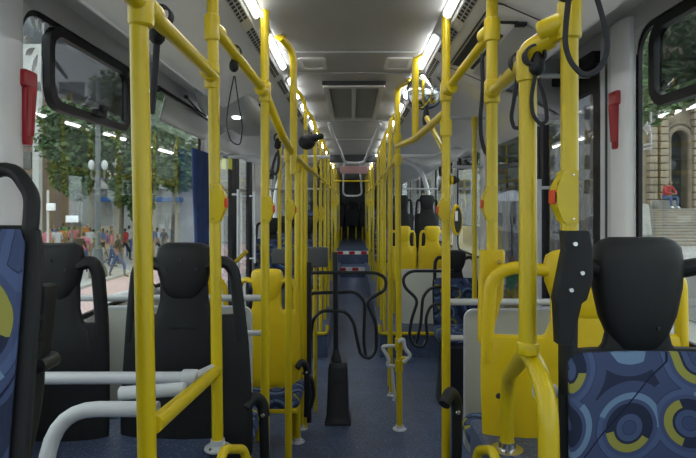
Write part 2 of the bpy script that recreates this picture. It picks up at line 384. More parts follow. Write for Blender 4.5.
for side, s, ych in (('left',-1,3.32),('right',1,3.0)):
    ed = [(.365,.80),(.372,.803),(.412,.772),(.416,.762),(.455,.735)]
    st('trim_lamp_channel_'+side, sweep_open(ed, Y0, Y1, s), 'ceil')
    st('trim_duct_'+side, sweep_open(near, Y0, ych, s), 'duct')
    if side == 'left':
        st('trim_inner_duct_left', sweep_open(smooth([(.455,.735),(.62,.71),(.80,.69),(.83,.70)])+[(.83,.80),(1.17,.80)], ych-.02, 4.3, s), 'duct'); st('trim_cove_left', sweep_open(far, 4.3, Y1, s), 'duct')
    else: st('trim_cove_right', sweep_open(far, ych-.02, Y1, s), 'duct')
    st('trim_cove_end_'+side, extrude([(.46,.737),(.55,.722),(.65,.682),(.73,.636),(.775,.608),(.80,.604),(.822,.62)]+([(.827,.635),(.98,.58),(1.15,.485),(1.15,.82),(.46,.82)] if s > 0 else [(.827,.69),(.83,.82),(.46,.82)]), ych-.02, ych, s), 'cover')
    # slotted grille along the lamp channel
    g = thing('air_grille', (s*.43,1,H+.74), 'long slotted air grille along the %s edge of the ceiling' % side, 'grille')
    a = Vector((s*.418,0,H+.757)); b = Vector((s*.453,0,H+.731)); u = (b-a).normalized(); nn = Vector((u.z,0,-u.x))*(1 if s<0 else -1)
    if nn.z > 0: nn = -nn
    base = MB(); base.poly([a,b,b+nn*.004,a+nn*.004], (0,Y1-Y0-.2,0)); bmesh.ops.translate(base.bm, vec=(0,Y0+.1,0), verts=base.bm.verts)
    base.build('grille_strip', 'cover', g)
    y = Y0+.2
    L = (b-a).length
    while y < 12:
        sl = MB()
        for k in range(10):
            for q in (.28,.72):
                c = a+u*L*q+nn*.0045+Vector((0,y+k*.036,0)); t = [c+u*(e*L*.17)+Vector((0,h*.012,0)) for e,h in ((-1,-1),(1,-1),(1,1),(-1,1))]
                sl.poly(t, nn*.001)
        y += .47
        sl.build('slot_row', 'dark', g)
    # lamps
    y = 1.65-.85*4; i = 0; base_lamp = None
    while y < 11.5:
        if y > Y0 and (side,i) not in (('x',0),):
            c = Vector((s*.392,y+.3,H+.786)); u2 = Vector((s*.04,0,-.031)).normalized(); n2 = Vector((u2.z,0,-u2.x)); n2 = -n2 if n2.z > 0 else n2
            if base_lamp is None:
                t = thing('ceiling_lamp', c, 'x', 'lamp')
                hs = MB(); hs.poly([-u2*.021+Vector((0,-.31,0)),u2*.021+Vector((0,-.31,0)),u2*.021+Vector((0,-.31,0))+n2*.004,-u2*.021+Vector((0,-.31,0))+n2*.004],(0,.62,0)); hs.build('housing','frame',t,local=True)
                df = MB(); df.poly([-u2*.014+Vector((0,-.28,0))+n2*.003,u2*.014+Vector((0,-.28,0))+n2*.003,u2*.010+Vector((0,-.28,0))+n2*.012,-u2*.010+Vector((0,-.28,0))+n2*.012],(0,.56,0)); df.build('diffuser','lampdiff',t,local=True)
                base_lamp = t
            else:
                t = copy_tree(base_lamp)
            t.location = c; k = int(round((y-1.65)/.85))
            ords = ['first','second','third','fourth','fifth','sixth','seventh','eighth','ninth','tenth','eleventh','twelfth','thirteenth','fourteenth','fifteenth','sixteenth','seventeenth']
            t['label'] = ('%s lit strip lamp along the %s ceiling edge, counted from the front' % (ords[k],side)) if k >= 0 else 'strip lamp of the %s ceiling edge behind the viewpoint' % side
            t['group'] = 'strip lamps on the %s ceiling edge' % side
        y += .85; i += 1

# door mechanism covers over the doors
def cover(name, label, x0, x1, y0, y1, z0, z1, r=.12):
    t = thing(name, ((x0+x1)/2,y0,z0), label, 'cover')
    m = MB(); rings = []
    for i in range(9):       # rounded underside profile along depth
        a = i/8; 
        e = .10*(1-math.sin(math.pi*min(max(a*6,0),1)/2)) if a < 1/6 else (.10*(1-math.sin(math.pi*min((1-a)*6,1)/2)))
        y = y0+(y1-y0)*a
        rings.append(rrect(x0+e*.3,x1-e*.3,z0+e,z1,min(r,(z1-z0-e)*.49),lambda p,q,y=y:(p,y,q),5))
    m.loft(rings); m.build('shell', 'cover', t); return t
lc = cover('door_mechanism_cover', 'rounded grey cover bulging from the ceiling above the left door, with a small spot lamp', -1.03,-.64,3.42,4.9,H+.59,H+.79)
sp_ = MB(); sp_.lathe((-.78,3.66,H+.595),[(.0,-.012),(.022,-.012),(.03,-.004),(.03,.01)]); sp_.build('spot_lamp','smalllamp',lc)
sl = MB(); sl.box((-.64,3.85,H+.69),(.014,.26,.016)); sl.build('slot','dark',lc)
hh = thing('duct_hatch', (.63,2.0,H+.70), 'rectangular hatch with dark open slots in the right ceiling duct', 'hatch')
def on_duct(x, y, o=.0):
    pr = near
    for i in range(len(pr)-1):
        if pr[i][0] <= x <= pr[i+1][0]:
            k = (x-pr[i][0])/(pr[i+1][0]-pr[i][0]+1e-9); return Vector((x,y,H+pr[i][1]*(1-k)+pr[i+1][1]*k-o))
    return Vector((x,y,H+.65-o))
def patch(name, x0, x1, y0, y1, mt, o, hole=None):
    m = MB(); n = 6; rows = []
    xs = [x0+(x1-x0)*i/n for i in range(n+1)]
    top = [on_duct(x,y0,o) for x in xs]+[on_duct(x,y1,o) for x in xs[::-1]]
    m.poly(top,(0,0,-.002)); return m.build(name, mt, hh)
m = MB(); f1 = lambda p,q: on_duct(p,q,.003)
m.ringplate(rrect(.50,.735,1.93,2.86,.04,f1,6), rrect(.506,.729,1.937,2.853,.035,f1,6), (0,0,-.002)); m.build('hatch_seam','dark',hh)
patch('dark_opening',.515,.56,2.12,2.78,'dark',.004); patch('dark_slot',.60,.615,2.2,2.75,'dark',.004)
patch('hatch_door',.625,.72,2.02,2.8,'cover',.006)
m = MB(); m.tube([on_duct(.50,2.02,.01),on_duct(.56,2.08,.012),on_duct(.62,2.02,.012)],.006,.02); m.box(on_duct(.63,2.02,.014),(.04,.03,.012),.003); m.build('hinge_stay','rubber',hh)

# AC return grille, side vents, ceiling hoops
g = thing('air_return_grille', (.013,3.52,CZ), 'large pale-framed rectangular air grille with two mesh panels on the ceiling', 'grille')
fm = MB(); f = lambda p,q:(p,q,CZ)
fm.ringplate(rrect(-.19,.215,3.52,4.95,.015,f), rrect(-.155,.18,3.58,4.88,.01,f), (0,0,-.03)); fm.box((.0125,4.23,CZ-.014),(.03,1.3,.026),.003)
fm.build('frame','frame',g)
mm = MB(); mm.box((-.078,4.23,CZ-.006),(.15,1.3,.01)); mm.box((.103,4.23,CZ-.006),(.15,1.3,.01)); mm.build('mesh_panel','grille',g)
mm = MB(); mm.box((.0125,3.50,CZ-.012),(.41,.03,.02)); mm.build('shadow_gap','dark',g)
for x, nm in ((-.22,'left'),(.26,'right')):
    v = thing('ceiling_vent', (x,3.0,CZ), 'small pale rectangular recess plate on the ceiling, %s of the air grille' % nm, 'vent', 'small ceiling plates')
    m = MB(); m.ringplate(rrect(x-.075,x+.075,2.93,3.18,.02,f), rrect(x-.055,x+.055,2.97,3.14,.015,f), (0,0,-.008)); m.build('rim','frame',v)
    m = MB(); m.box((x,3.055,CZ-.003),(.12,.18,.004)); m.build('plate','cover',v)
def hoop(label, xa, xb, ya, yb, zb, xc, xd):
    m = MB(); m.tube([(xa,ya,CZ-.02),(xc,yb,zb),(xd,yb,zb),(xb,ya,CZ-.02)],.016,.12,10)
    o = m.build('ceiling_hoop','greytube'); return tag(o,label,'rail','grey hoops under the ceiling')
hoop('larger grey U shaped hoop sloping down from the ceiling behind the air grille', -.225,.27,5.15,6.6,Z(163,6.6),X(345,6.6),X(364,6.6))
hoop('smaller grey hoop hanging deeper in the bus under the dark cross beam', -.14,.12,9.2,9.8,Z(196,9.8),X(343,9.8),X(362,9.8))
d = MB(); d.box((X(354,9.0),9.0,Z(170,9.0)),(.46,.05,.12),.01); d = d.build('display_panel','pink'); tag(d,'pale reddish panel hanging under the dark ceiling beam','display')

# ================================================================== POLES AND RAILS
R = .0178
def button_box(par, x, y, zc, s, r=R, red=True, k=1.0):
    """stop request box clamped on a pole; s = side towards which the red button points"""
    m = MB(); h = .062*k
    o = [(-.022,h),(.018,h),(.018,h*.9),(.040,h*.45),(.044,h*.2),(.044,-h*.25),(.034,-h*.5),(.018,-h*.85),(.018,-h),(-.022,-h)]
    m.poly([(x+s*(a*.74+.004),y-.020,zc+b) for a,b in o],(0,.038,0)); bmesh.ops.bevel(m.bm,geom=m.bm.edges[:],offset=.003,segments=2,affect='EDGES')
    b = m.build('button_box','yellow',par)
    m = MB(); m.box((x+s*.034,y-.002,zc),(.012,.030,.030),.003); m.build('push_button','redbtn',b)
    m = MB(); m.lathe((x+s*.0,y-.0205,zc+h*.8),[(.003,0),(.002,-.002)],(0,1,0),8); m.lathe((x+s*.0,y-.0205,zc-h*.8),[(.003,0),(.002,-.002)],(0,1,0),8); m.build('screw','metal',b)
def collar(m, c, ax=(0,0,1), L=.07, r=R):
    ax = Vector(ax).normalized(); c = Vector(c)
    m.lathe(c-ax*L/2,[(r*1.02,0),(r*1.32,.004),(r*1.38,.012),(r*1.38,L-.012),(r*1.32,L-.004),(r*1.02,L)],ax,20)
def pole(label, px, d, z0, z1, r=R, cols=(), group=None, btn=None, top=None, lean=(0,0), foot=False, x=None, name='grab_pole', tees=()):
    x = X(px,d) if x is None else x
    t = thing(name, (x,d,z0), label, 'pole', group)
    m = MB(); P0 = Vector((x+lean[0],d+lean[1],z0)); P1 = Vector((x,d,z1))
    if top is not None:   # hooked top : bends over to (dx,dy)
        m.tube([P0,P1-Vector((0,0,.02)),Vector((x+top[0],d+top[1],CZ-.005))],r,top[2] if len(top)>2 else .07,14)
    else: m.tube([P0,P1],r,0,16)
    m.build('tube','yellow',t)
    if top is not None:
        q = MB(); q.lathe((x+top[0],d+top[1],CZ-.008),[(r*1.6,0),(r*1.6,.01)]); q.build('ceiling_flange','yellow',t)
    for z in cols:
        k = (z-z0)/(z1-z0); q = MB(); collar(q,(P0*(1-k)+P1*k),(0,0,1),.075 if not isinstance(z,tuple) else z[1],r); q.build('collar','yellow',t)
    for z, ax in tees:    # sleeve with a socket that takes a rail end
        q = MB(); collar(q,(x,d,z),(0,0,1),.085,r); a = Vector(ax).normalized(); collar(q,Vector((x,d,z))+a*.038,a,.055,r); q.build('tee_joint','yellow',t)
    if btn: button_box(t,x+lean[0]*.5,d,btn[0],btn[1],r,k=btn[2] if len(btn)>2 else 1)
    if foot:
        q = MB(); q.lathe((P0.x,P0.y,z0),[(r*2.3,0),(r*2.3,.006),(r*1.3,.014),(r*1.25,.03)]); q.build('foot_flange','greytube',t)
        q = MB()
        for a in range(3): q.lathe((P0.x+r*1.8*math.cos(a*2.1),P0.y+r*1.8*math.sin(a*2.1),z0+.006),[(.006,0),(.005,.006)],n=8)
        q.build('bolt','metal',t)
    return t
def rail(label, pts, r=R, fil=0, m='yellow', group=None, cat='rail', name='hand_rail', ends=()):
    t = thing(name, pts[0], label, cat, group); q = MB(); q.tube(pts, r, fil, 14); q.build('tube', m, t)
    for i in ends:
        p = Vector(pts[i]); nb = Vector(pts[i+1 if i >= 0 and i < len(pts)-1 else i-1]); a = (nb-p).normalized()
        q = MB(); collar(q, p+a*.04, a, .05, r); q.build('collar', m, t)
    return t
S1,S2,S3 = (X(141,1.05),1.05),(X(214,1.71),1.71),(X(265,2.2),2.2)
zlow = Z(76,S2[1]); zup = Z(28,S2[1])
pole('thick yellow pole nearest on the left, in front of the dark seat backs',134.5,1.05,WBZ,CZ,lean=(.030,0),cols=())
pole('left yellow pole with a brace at its foot and a button box, second from front',212,1.71,WBZ+.01,CZ,lean=(.018,0),cols=(),btn=(Z(203,1.71),1),foot=True,tees=((zlow,(S1[0]-S2[0],S1[1]-S2[1],0)),(zup,(S3[0]-S2[0],S3[1]-S2[1],0))))
zS3 = Z(92,2.2)
pole('left yellow pole standing before the yellow seat back, with a stop button box',265,2.2,0,CZ-.01,btn=(Z(209,2.2),1,.9),tees=((zS3,(S2[0]-S3[0],S2[1]-S3[1],0)),))
# rails of the left line
q1 = Vector((S1[0],S1[1],Z(4,1.05)))
t = rail('near left yellow overhead rail from the nearest pole to the second pole',[(S1[0],S1[1]-.5,q1.z),(S1[0],S1[1],q1.z),(S2[0],S2[1],zlow)])
q = MB(); collar(q,q1,(0,0,1),.09); collar(q,q1+Vector((0,.045,0)),(0,1,0),.06,R*1.02); q.build('tee_joint','yellow',t)
rail('left yellow overhead rail between the second pole and the pole before the yellow seat',[(S2[0],S2[1],zup),(S3[0],S3[1],zS3)])
dP = 2.75; zP = Z(155,dP); xP = X(293,dP)
rail('left yellow overhead rail that dips down to join the close pair of poles',[(S3[0],S3[1],zS3),(X(281,2.3),2.3,Z(133,2.3)),(xP,dP,zP)],fil=.05)
rail('long left yellow overhead rail running to the rear of the bus',[(xP,dP,zP),(-.345,8.4,zP+.02)],.017)
rail('yellow horizontal brace bar at seat back height between the two nearest left poles',[(X(150,1.05)+.0,1.07,Z(425,1.07)),(S2[0]+.01,S2[1]-.02,Z(370,S2[1]))],.018,name='brace_bar')
# double pole and hooked pole
pole('left hooked yellow pole rising above the close pair of poles by the dark cushion',293.5,2.68,zP-.1,Z(48,2.68),top=(-.05,-.11,.06),cols=())
pole('left pole of the close yellow pair below the overhead rail',288.5,2.76,.02,zP+.02,r=.018,btn=(Z(210,2.76),1,.85),cols=(zP,))
pole('right pole of the close yellow pair below the overhead rail, foot beside the yellow seat',297.5,3.54,0,zP+.02,r=.02,cols=(zP,),foot=True)
pole('plain yellow floor pole beside the black armrest of the left yellow seat',302.5,3.75,0,1.9,r=.016,foot=True)
pole('slim yellow pole rising behind the left end of the dark cushions',279.5,4.1,Z(262,4.1),Z(128,4.1),r=.014)
# regular line of hooked poles, both sides
ordn = ['first','second','third','fourth','fifth','sixth','seventh','eighth']
for i,(d,px) in enumerate(((3.75,305.5),(4.65,315),(5.5,320.5),(6.2,324.8),(7.0,328.2))):
    pole('%s of the left hooked yellow poles behind the close pair, counted from the front' % ordn[i],px,d,0 if d<5.4 else .24,CZ-.06,r=.0165 if d>4 else .014,top=(-.07,-.12,.09),group='hooked poles of the left line',btn=((Z(214,d),1,1.3) if i in (1,2) else None),cols=(1.84,))
for i,(d,px) in enumerate(((4.65,389.5),(5.5,384.5),(6.2,381.3),(7.0,378))):
    pole('%s of the right hooked yellow poles behind the floor pole pair, counted from the front' % ordn[i],px,d,0 if d<5.4 else .24,CZ-.06,r=.0165,top=(.07,-.12,.09),group='hooked poles of the right line',cols=(1.84,),btn=((Z(214,d),-1,1.3) if i==1 else None))
for i,d in enumerate((9.4,10.5,11.8,13.2,14.6)):
    pole('%s of the small far yellow poles left of the rear steps, counted from the front' % ordn[i],0,d,.24 if d<12.3 else .5,CZ,x=-.35,r=.017,group='far left poles',cols=(1.85,),btn=(1.6,1,1.4) if i<3 else None)
    pole('%s of the small far yellow poles right of the rear steps, counted from the front' % ordn[i],0,d,.24 if d<12.3 else .5,CZ,x=.37,r=.017,group='far right poles',cols=(1.85,),btn=(1.6,-1,1.4) if i<3 else None)
rail('far yellow overhead rail left of the rear aisle',[(-.35,9.0,1.85),(-.35,15.2,1.85)],.017)
rail('far yellow overhead rail right of the rear aisle',[(.37,9.0,1.85),(.37,15.2,1.85)],.017)
rail('thin yellow bar across the aisle deep in the bus',[(-.35,10.5,Z(181,10.5)),(.37,10.5,Z(181,10.5))],.014)

# right line
r570 = (X(569.5,1.14),1.14); r527 = (X(527.5,1.21),1.21); r492 = (X(492,1.92),1.92); r445 = (X(445,2.28),2.28)
zA = Z(38,1.14); zB2 = Z(62,1.21)
pole('nearest right yellow pole, black-bracketed to the patterned seat, with a button box',569.5,1.14,Z(300,1.14),CZ,btn=(Z(197,1.14),-1,.92),tees=((Z(20,1.14),(-.6,.4,-.2)),))
t = pole('yellow pole rising from the bent tube in front of the wide yellow seat',527.8,1.21,Z(352,1.21),Z(55,1.21),lean=(0,0),r=.0195)
q = MB(); collar(q,(r527[0],1.21,Z(66,1.21)),(0,0,1),.075); q.tube([(r527[0],1.21,Z(60,1.21)),(r527[0]+.002,1.20,Z(52,1.21)),(X(551,1.17),1.17,Z(37,1.17))],.024,.03); q.build('elbow_joint','yellow',t)
q = MB(); collar(q,(r527[0],1.21,Z(348,1.21)),(0,0,1),.03); q.build('collar','yellow',t)
zr = Z(92,1.92)
pole('right yellow pole, yellow-bracketed to the wide yellow seat, with a button box',492,1.92,Z(300,1.92),CZ,r=.0205,btn=(Z(204,1.92),-1,1.05),tees=((Z(30,1.92),(r445[0]-r492[0],r445[1]-r492[1],-.05)),(zr,(r527[0]-r492[0],r527[1]-r492[1],0))))
pole('slim tall yellow pole to the right of the aisle with a yellow rimmed oval device',446,2.28,0,CZ,r=.0185,cols=(Z(128,2.28),),btn=(Z(210,2.28),-1,.85),tees=((Z(92,2.28),(r492[0]-r445[0],r492[1]-r445[1],.05)),))
rail('near right yellow overhead rail from the nearest pole to the elbow',[(r570[0],1.14,Z(24,1.14)),(r527[0],1.21,Z(54,1.21))],.0195)
rail('right yellow overhead rail between the elbow and the bracketed pole',[(r527[0],1.21,Z(60,1.21)),(r492[0],1.92,zr)])
rail('right yellow overhead rail sloping from the bracketed pole to the slim tall pole',[(r492[0],1.92,Z(32,1.92)),(r445[0],2.28,Z(92,2.28))],.017)
rail('bent yellow rail from the slim tall pole to the hooked poles under the round mirror',[(r445[0],2.28,Z(113,2.28)),(X(415,2.95),2.95,Z(139,2.95)),(X(397,3.5),3.5,Z(146,3.5))],.018,.06)
rail('short yellow strut sloping down right from behind the round mirror',[(X(427,2.9),2.9,Z(118,2.9)),(X(444,2.35),2.35,Z(150,2.35))],.014,name='strut')
pole('right hooked yellow pole in front of the round mirror',415.3,2.95,Z(141,2.95),Z(50,2.95),r=.0185,top=(.06,-.14,.07),cols=())
pole('yellow floor pole right of the turnstile with a hooked top and bent grey guard',397,3.74,0,Z(84,3.74),lean=(.018,0),r=.0205,top=(.07,-.30,.08),cols=(Z(140,3.74),Z(160,3.74)),foot=True)
pole('yellow pole standing just behind the floor pole with the grey guard',391,4.4,0,Z(118,4.4),r=.014,foot=True)
t = pole('slim right yellow pole hanging from the grey cross rail',474.5,3.7,Z(300,3.7),Z(122,3.7),r=.0165,cols=(Z(122,3.7),))
rail('long right yellow overhead rail running to the rear of the bus',[(X(397,3.74),3.74,Z(160,3.74)),(.36,8.4,1.86)],.016)

# grey cross rails near the ceiling
def grail(label, pts, r=.015, fil=.0, group=None): return rail(label, pts, r, fil, 'greytube', group)
grail('upper grey cross rail from the tall pole to the right wall',[(X(440,3.7),3.7,Z(118,3.7)),(1.13,3.7,Z(118,3.7))],.014)
grail('grey horizontal rail right of the elbow, ending at the right wall',[(X(535,2.7),2.7,Z(117,2.7)),(1.14,2.7,Z(117,2.7))],.014)
grail('near grey rail end with round bracket beside the red hammer',[(X(500,2.6),2.6,Z(76,2.6)),(1.14,2.6,Z(76,2.6))],.012)
grail('grey cross rail with bent end over the far right seats',[(X(398,5.4),5.4,Z(156,5.4)),(X(436,5.4),5.4,Z(156,5.4)),(X(450,5.2),5.2,Z(148,5.2)),(1.14,5.2,Z(148,5.2))],.016,.06)
grail('middle grey window rail behind the slim hanging pole',[(X(452,4.7),4.7,Z(167,4.7)),(1.14,4.7,Z(167,4.7))],.014)
grail('grey cross rail over the far right dark seats',[(X(404,7.2),7.2,Z(189,7.2)),(1.14,7.2,Z(189,7.2))],.013)
grail('grey cross rail on the left behind the black strap handle',[(-1.14,5.0,Z(157,5.0)),(X(330,5.0),5.0,Z(157,5.0))],.016)
grail('grey cross rail on the left at eye height',[(-1.14,6.6,Z(189,6.6)),(X(327,6.6),6.6,Z(189,6.6))],.013)

# grey rails at seat back height
grail('front grey horizontal rail bent down at its left end, low left',[(X(57,1.32),1.2,WBZ),(X(57,1.32),1.32,Z(409,1.32)),(X(158,1.32),1.32,Z(409,1.32))],.0185,.10)
t = grail('grey horizontal rail from the left wall to the braced pole behind the armrest',[(-1.14,1.62,Z(378,1.62)),(X(196,1.62),1.62,Z(378,1.62)),(S2[0],1.70,Z(378,1.62))],.0185,.02)
q = MB(); collar(q,(X(190,1.62),1.62,Z(378,1.62)),(1,0,0),.05,.0185); q.build('collar','greytube',t)
grail('short grey rail joining the diagonal brace low left',[(X(100,1.25),1.36,Z(410,1.25)),(X(170,1.25),1.36,Z(405,1.25))],.017)
grail('upper grey rail left of the pole before the yellow seat',[(S3[0],2.25,Z(298,2.25)),(-1.14,2.25,Z(298,2.25))],.014)
grail('short grey rail stub left of the pole before the yellow seat',[(S3[0]-.0,2.25,Z(333,2.25)),(S3[0]-.09,2.25,Z(333,2.25))],.012)
grail('upper grey rail right of the slim tall pole, over the pale panel',[(r445[0],2.33,Z(302,2.33)),(1.14,2.33,Z(302,2.33))],.0145)
grail('short grey rail stub right of the slim tall pole',[(r445[0],2.33,Z(338,2.33)),(r445[0]+.085,2.33,Z(338,2.33))],.0125)
grail('short grey rail between bent yellow tube and wall under the wide seat opening',[(X(534,1.35),1.35,Z(391,1.35)),(X(556,1.35),1.35,Z(391,1.35))],.017)
grail('bent grey guard tube at the left window behind the dark seats',[(X(109,3.2),3.2,.7),(X(109,3.2),3.2,Z(296,3.2)),(X(150,3.2),3.2,Z(290,3.2)),(X(190,3.2),3.2,Z(290,3.2))],.016,.08)
grail('short grey rail of the guard at the left window',[(X(109,3.2),3.2,Z(330,3.2)),(X(150,3.2),3.2,Z(330,3.2))],.014)
# bent yellow tubes
t = rail('bent yellow tube arching in front of the wide yellow seat',[(X(507,1.72),1.72,WBZ+.01),(X(507,1.72),1.72,Z(378,1.72)+.0),(X(522,1.30),1.25,Z(352,1.22)),(X(548,1.12),1.12,Z(395,1.12)),(X(549,1.1),1.10,Z(470,1.1))],.0215,.11)
q = MB(); q.lathe((X(507,1.72),1.72,WBZ),[(.05,0),(.05,.006),(.028,.012),(.026,.03)]); q.build('foot_flange','metal',t)
rail('low yellow frame bar beside the foot of the braced left pole',[(X(222,1.62),1.5,WBZ),(X(226,1.62),1.6,Z(449,1.6)),(X(240,1.65),1.7,Z(449,1.7)),(X(246,1.6),1.72,WBZ-.1)],.014,.02,name='frame_bar')
rail('low yellow frame bar beside the black armrest of the wide yellow seat',[(X(476,1.7),1.74,WBZ-.1),(X(480,1.68),1.7,Z(450,1.7)),(X(492,1.6),1.6,Z(450,1.6)),(X(500,1.55),1.45,WBZ)],.014,.02,name='frame_bar')
rail('short slanting yellow grab bar beside the left door, above the yellow seat',[P(231,266,4.2),P(247,251,4.2)],.016,name='grab_bar')
# partition panels
def partition(label, x0, x1, y, z0, z1):
    t = thing('partition_panel', ((x0+x1)/2,y,z0), label, 'panel')
    m = MB(); m.poly(rrect(x0,x1,z0,z1,.04,lambda p,q:(p,y,q),4),(0,.012,0)); m.build('sheet','panel',t)
    m = MB(); m.ringplate(rrect(x0-.008,x1+.008,z0-.008,z1+.008,.045,lambda p,q:(p,y-.005,q)),rrect(x0+.004,x1-.004,z0+.004,z1-.004,.038,lambda p,q:(p,y-.005,q)),(0,.022,0)); m.build('edge_trim','greytube',t)
partition('beige partition panel behind the dark left seats',-1.12,X(250,2.42),2.42,.5,Z(308,2.42))
partition('pale grey partition panel left of the wide yellow seat back',X(466,2.42),1.12,2.42,.45,Z(311,2.42))
partition('beige partition panel under the far right yellow seats, behind the black curved tubes',X(401,5.75),1.12,5.75,.30,Z(270,5.75))

# ================================================================== SEATS
def sring(cx, cy, z, hw, ht, curve=0, n=24, e=.35):
    o = []
    for j in range(n):
        t = 2*math.pi*j/n; c, s_ = math.cos(t), math.sin(t)
        x = math.copysign(abs(c)**e, c)*hw; y = math.copysign(abs(s_)**.8, s_)*ht
        o.append((cx+x, cy+y+curve*(x/max(hw,1e-3))**2, z))
    return o
def seat(label, x, y, face, topz, floorz, w, shell, fabric=False, cat='seat', headw=.2, group=None, arm=None, name='bus_seat', backh=.64, hx=0, text=False, cushion=True, trimh=0, screws=3, shd=.215, headh=.20, tilt=0, cdz=0, flare=0, armr=1.0):
    """face=+1 looks away from the camera (its back shell is seen), -1 faces the camera. Local y+ = front of the seat."""
    t = thing(name, (x,y,floorz), label, cat, group, rz=0 if face > 0 else math.pi)
    if face < 0: hx = -hx
    T = topz-floorz; hw = w/2; zb = T-backh; zsh = T-shd   # bottom of shell, shoulder line
    s = .9 if w > .5 else 1
    nk = .86 if face > 0 else .66
    # main panel of the back shell
    m = MB(); rings = []
    prof = [(zb,.72,.010),(zb+.012,.84,.016),(zb+.05,.93,.02),(zb+.15,.97,.02),(zb+.28,.99,.02),(zsh-.13,1,.02),(zsh-.06,.99,.02),(zsh-.035,.97,.018),(zsh-.028,.93,.010)]
    for z, k, th in prof: rings.append(sring(0,0,z,hw*k,th,.03))
    m.loft(rings)
    # neck under the headrest
    hh = headw/2
    m.loft([sring(hx,0,z,a,.018,.004) for z,a in ((zsh-.12,hh*1.3),(zsh-.05,hh*(nk+.35)),(zsh-.02,hh*(nk+.1)),(zsh+.02,hh*nk),(T-.14,hh*nk),(T-.08,hh*nk))])
    # arms looping from the shoulders to the headrest
    zz = zsh-.06
    for sd in (-1,1):
        xo = sd*(hw-.022)
        pts = [(xo,.028,zz-.06),(xo,.026,zz+.05),(sd*(hw-.028),.018,T-.10),(sd*(hw*.72),.01,T-.06),(hx+sd*hh*.80,.0,T-.075)]
        m.tube(pts,.019*armr,.07,12,ry=(.0155 if w < .5 else .022)*armr,up=(0,1,0))
    m.build('back_shell',shell,t,local=True)
    # headrest
    m = MB(); hr = []
    for z,k,th in ((-.205,.30,.008),(-.198,.46,.018),(-.175,.66,.028),(-.14,.84,.034),(-.09,.97,.037),(-.045,1,.037),(-.018,.95,.032),(-.006,.82,.022),(0,.62,.010)): hr.append(sring(hx,.004,T+z*headh/.205,hh*k,th,.0,e=.55))
    m.loft(hr); hd = m.build('headrest',shell,t,local=True)
    if screws:
        m = MB(); sg = -1 if face > 0 else 1
        pos = [(0,-.055),(-hh*.55,-.085),(hh*.55,-.085)] if screws == 3 else [(-.03,-.195)]
        for a,b in pos: m.lathe((hx+a,sg*.036,T+b),[(.005,0),(.004,sg*.004)],(0,1,0),8)
        m.build('screw','dark',hd,local=True)
    if fabric:
        m = MB(); m.loft([sring(0,.020,z,hw*k,th,.028) for z,k,th in ((zb+.03,.84,.004),(zb+.05,.91,.018),(zsh-.12,.93,.018),(zsh-.05,.93,.016),(zsh-.032,.90,.004))]); m.build('backrest_upholstery','fabric',t,local=True)
    if cushion:
        zc = zb+.02+cdz
        m = MB(); m.loft([[(a,b+.03,c) for a,b,c in [(q[0],q[1],zc+dz) for q in rrect(-hw*k,hw*k,.0+(.02*(1-k)),.40*k,.07,lambda p,q:(p,q),6)]] for dz,k in ((-.02,.93),(-.01,.98),(.03,1),(.05,.97),(.06,.90))])
        m.build('seat_cushion','fabric',t,local=True)
        m = MB(); m.box((0,.22,zc-.035),(w*.92,.38,.03),.01); m.build('seat_pan','yellow' if shell=='yplastic' else shell,t,local=True)
    # pedestal legs
    if zb > .12:
        for sd in (-1,1):
            for yy in (.06,.36): m = MB(); m.tube([(sd*hw*.6,yy,0),(sd*hw*.6,yy,zb-.02+cdz)],.015,0,8); m.build('leg','yellow',t,local=True)
    if text:
        m = MB(); x0 = hx-.045
        for k in range(9): m.box((x0+k*.011,-.0205,zsh-.068),(.006,.002,.008))
        m.build('embossed_mark',shell,t,local=True)
    if tilt:
        for ch in [c for c in COL.objects if c.parent == t or (c.parent and c.parent.parent == t)]:
            for v in ch.data.vertices: v.co.y += (T-v.co.z)*tilt
    if flare:
        for ch in [c for c in COL.objects if c.parent == t and c.name.startswith(('back_shell','backrest'))]:
            for v in ch.data.vertices: v.co.x *= 1+flare*max(0,T-.12-v.co.z)
    if arm:   # folded armrest, (side, z, kind)
        sd, za = arm
        m = MB(); a = sd*(hw+.018)
        m.tube([(a,-.02,za+.01),(a,.0,za+.055),(a,-.015,za+.08),(a-.0,-.10,za+.06)],.018,.04,10); m.build('armrest','black',t,local=True)
        m = MB(); m.tube([(a,-.01,za+.02),(a,.0,za-.2),(a,.03,za-.34)],.014,.05,10); m.build('armrest_bracket','black',t,local=True)
        m = MB(); m.lathe((a,-.03,za+.012),[(.008,0),(.006,-.004)],(0,1,0),8); m.build('bolt','metal',t,local=True)
    return t
# near left: patterned seat A facing the camera
dA = .76
A = seat('black framed seat with blue circle fabric at the left photo edge, facing the camera', X(-92,dA), dA, -1, Z(124,dA), WBZ, .44, 'black', True, headw=.26, backh=.80, screws=0, tilt=.12, headh=.23, shd=.113, armr=.62)
t = thing('armrest',P(38,330,.95),'black folded armrest with a bolt right of the left patterned seat','armrest')
m = MB(); m.loft([rrect(X(px-w/2,.95),X(px+w/2,.95),.93,.97,.008,lambda p,q,z=z:(p,q,Z(z,.95)),4) for px,w,z in ((40,10,368),(38,15,362),(39,17,345),(42,17,315),(45,16,292),(46,13,286),(46,8,284))]); m.build('pad','black',t)
m = MB(); m.tube([P(38,366,.95),P(36,400,.95),P(28,440,.93),P(20,470,.9)],.010,.05,10,ry=.016); m.build('bracket','black',t)
m = MB(); m.lathe(P(37,367,.925),[(.002,.0),(.012,.004),(.014,.012),(.014,.05),(.001,.052)],(0,1,0),14); m.build('bolt','blackgloss',t)
m = MB()
for yy in (318,344): m.lathe(P(41,yy,.929),[(.004,0),(.004,.002)],(0,1,0),8)
m.build('screw','dark',t)
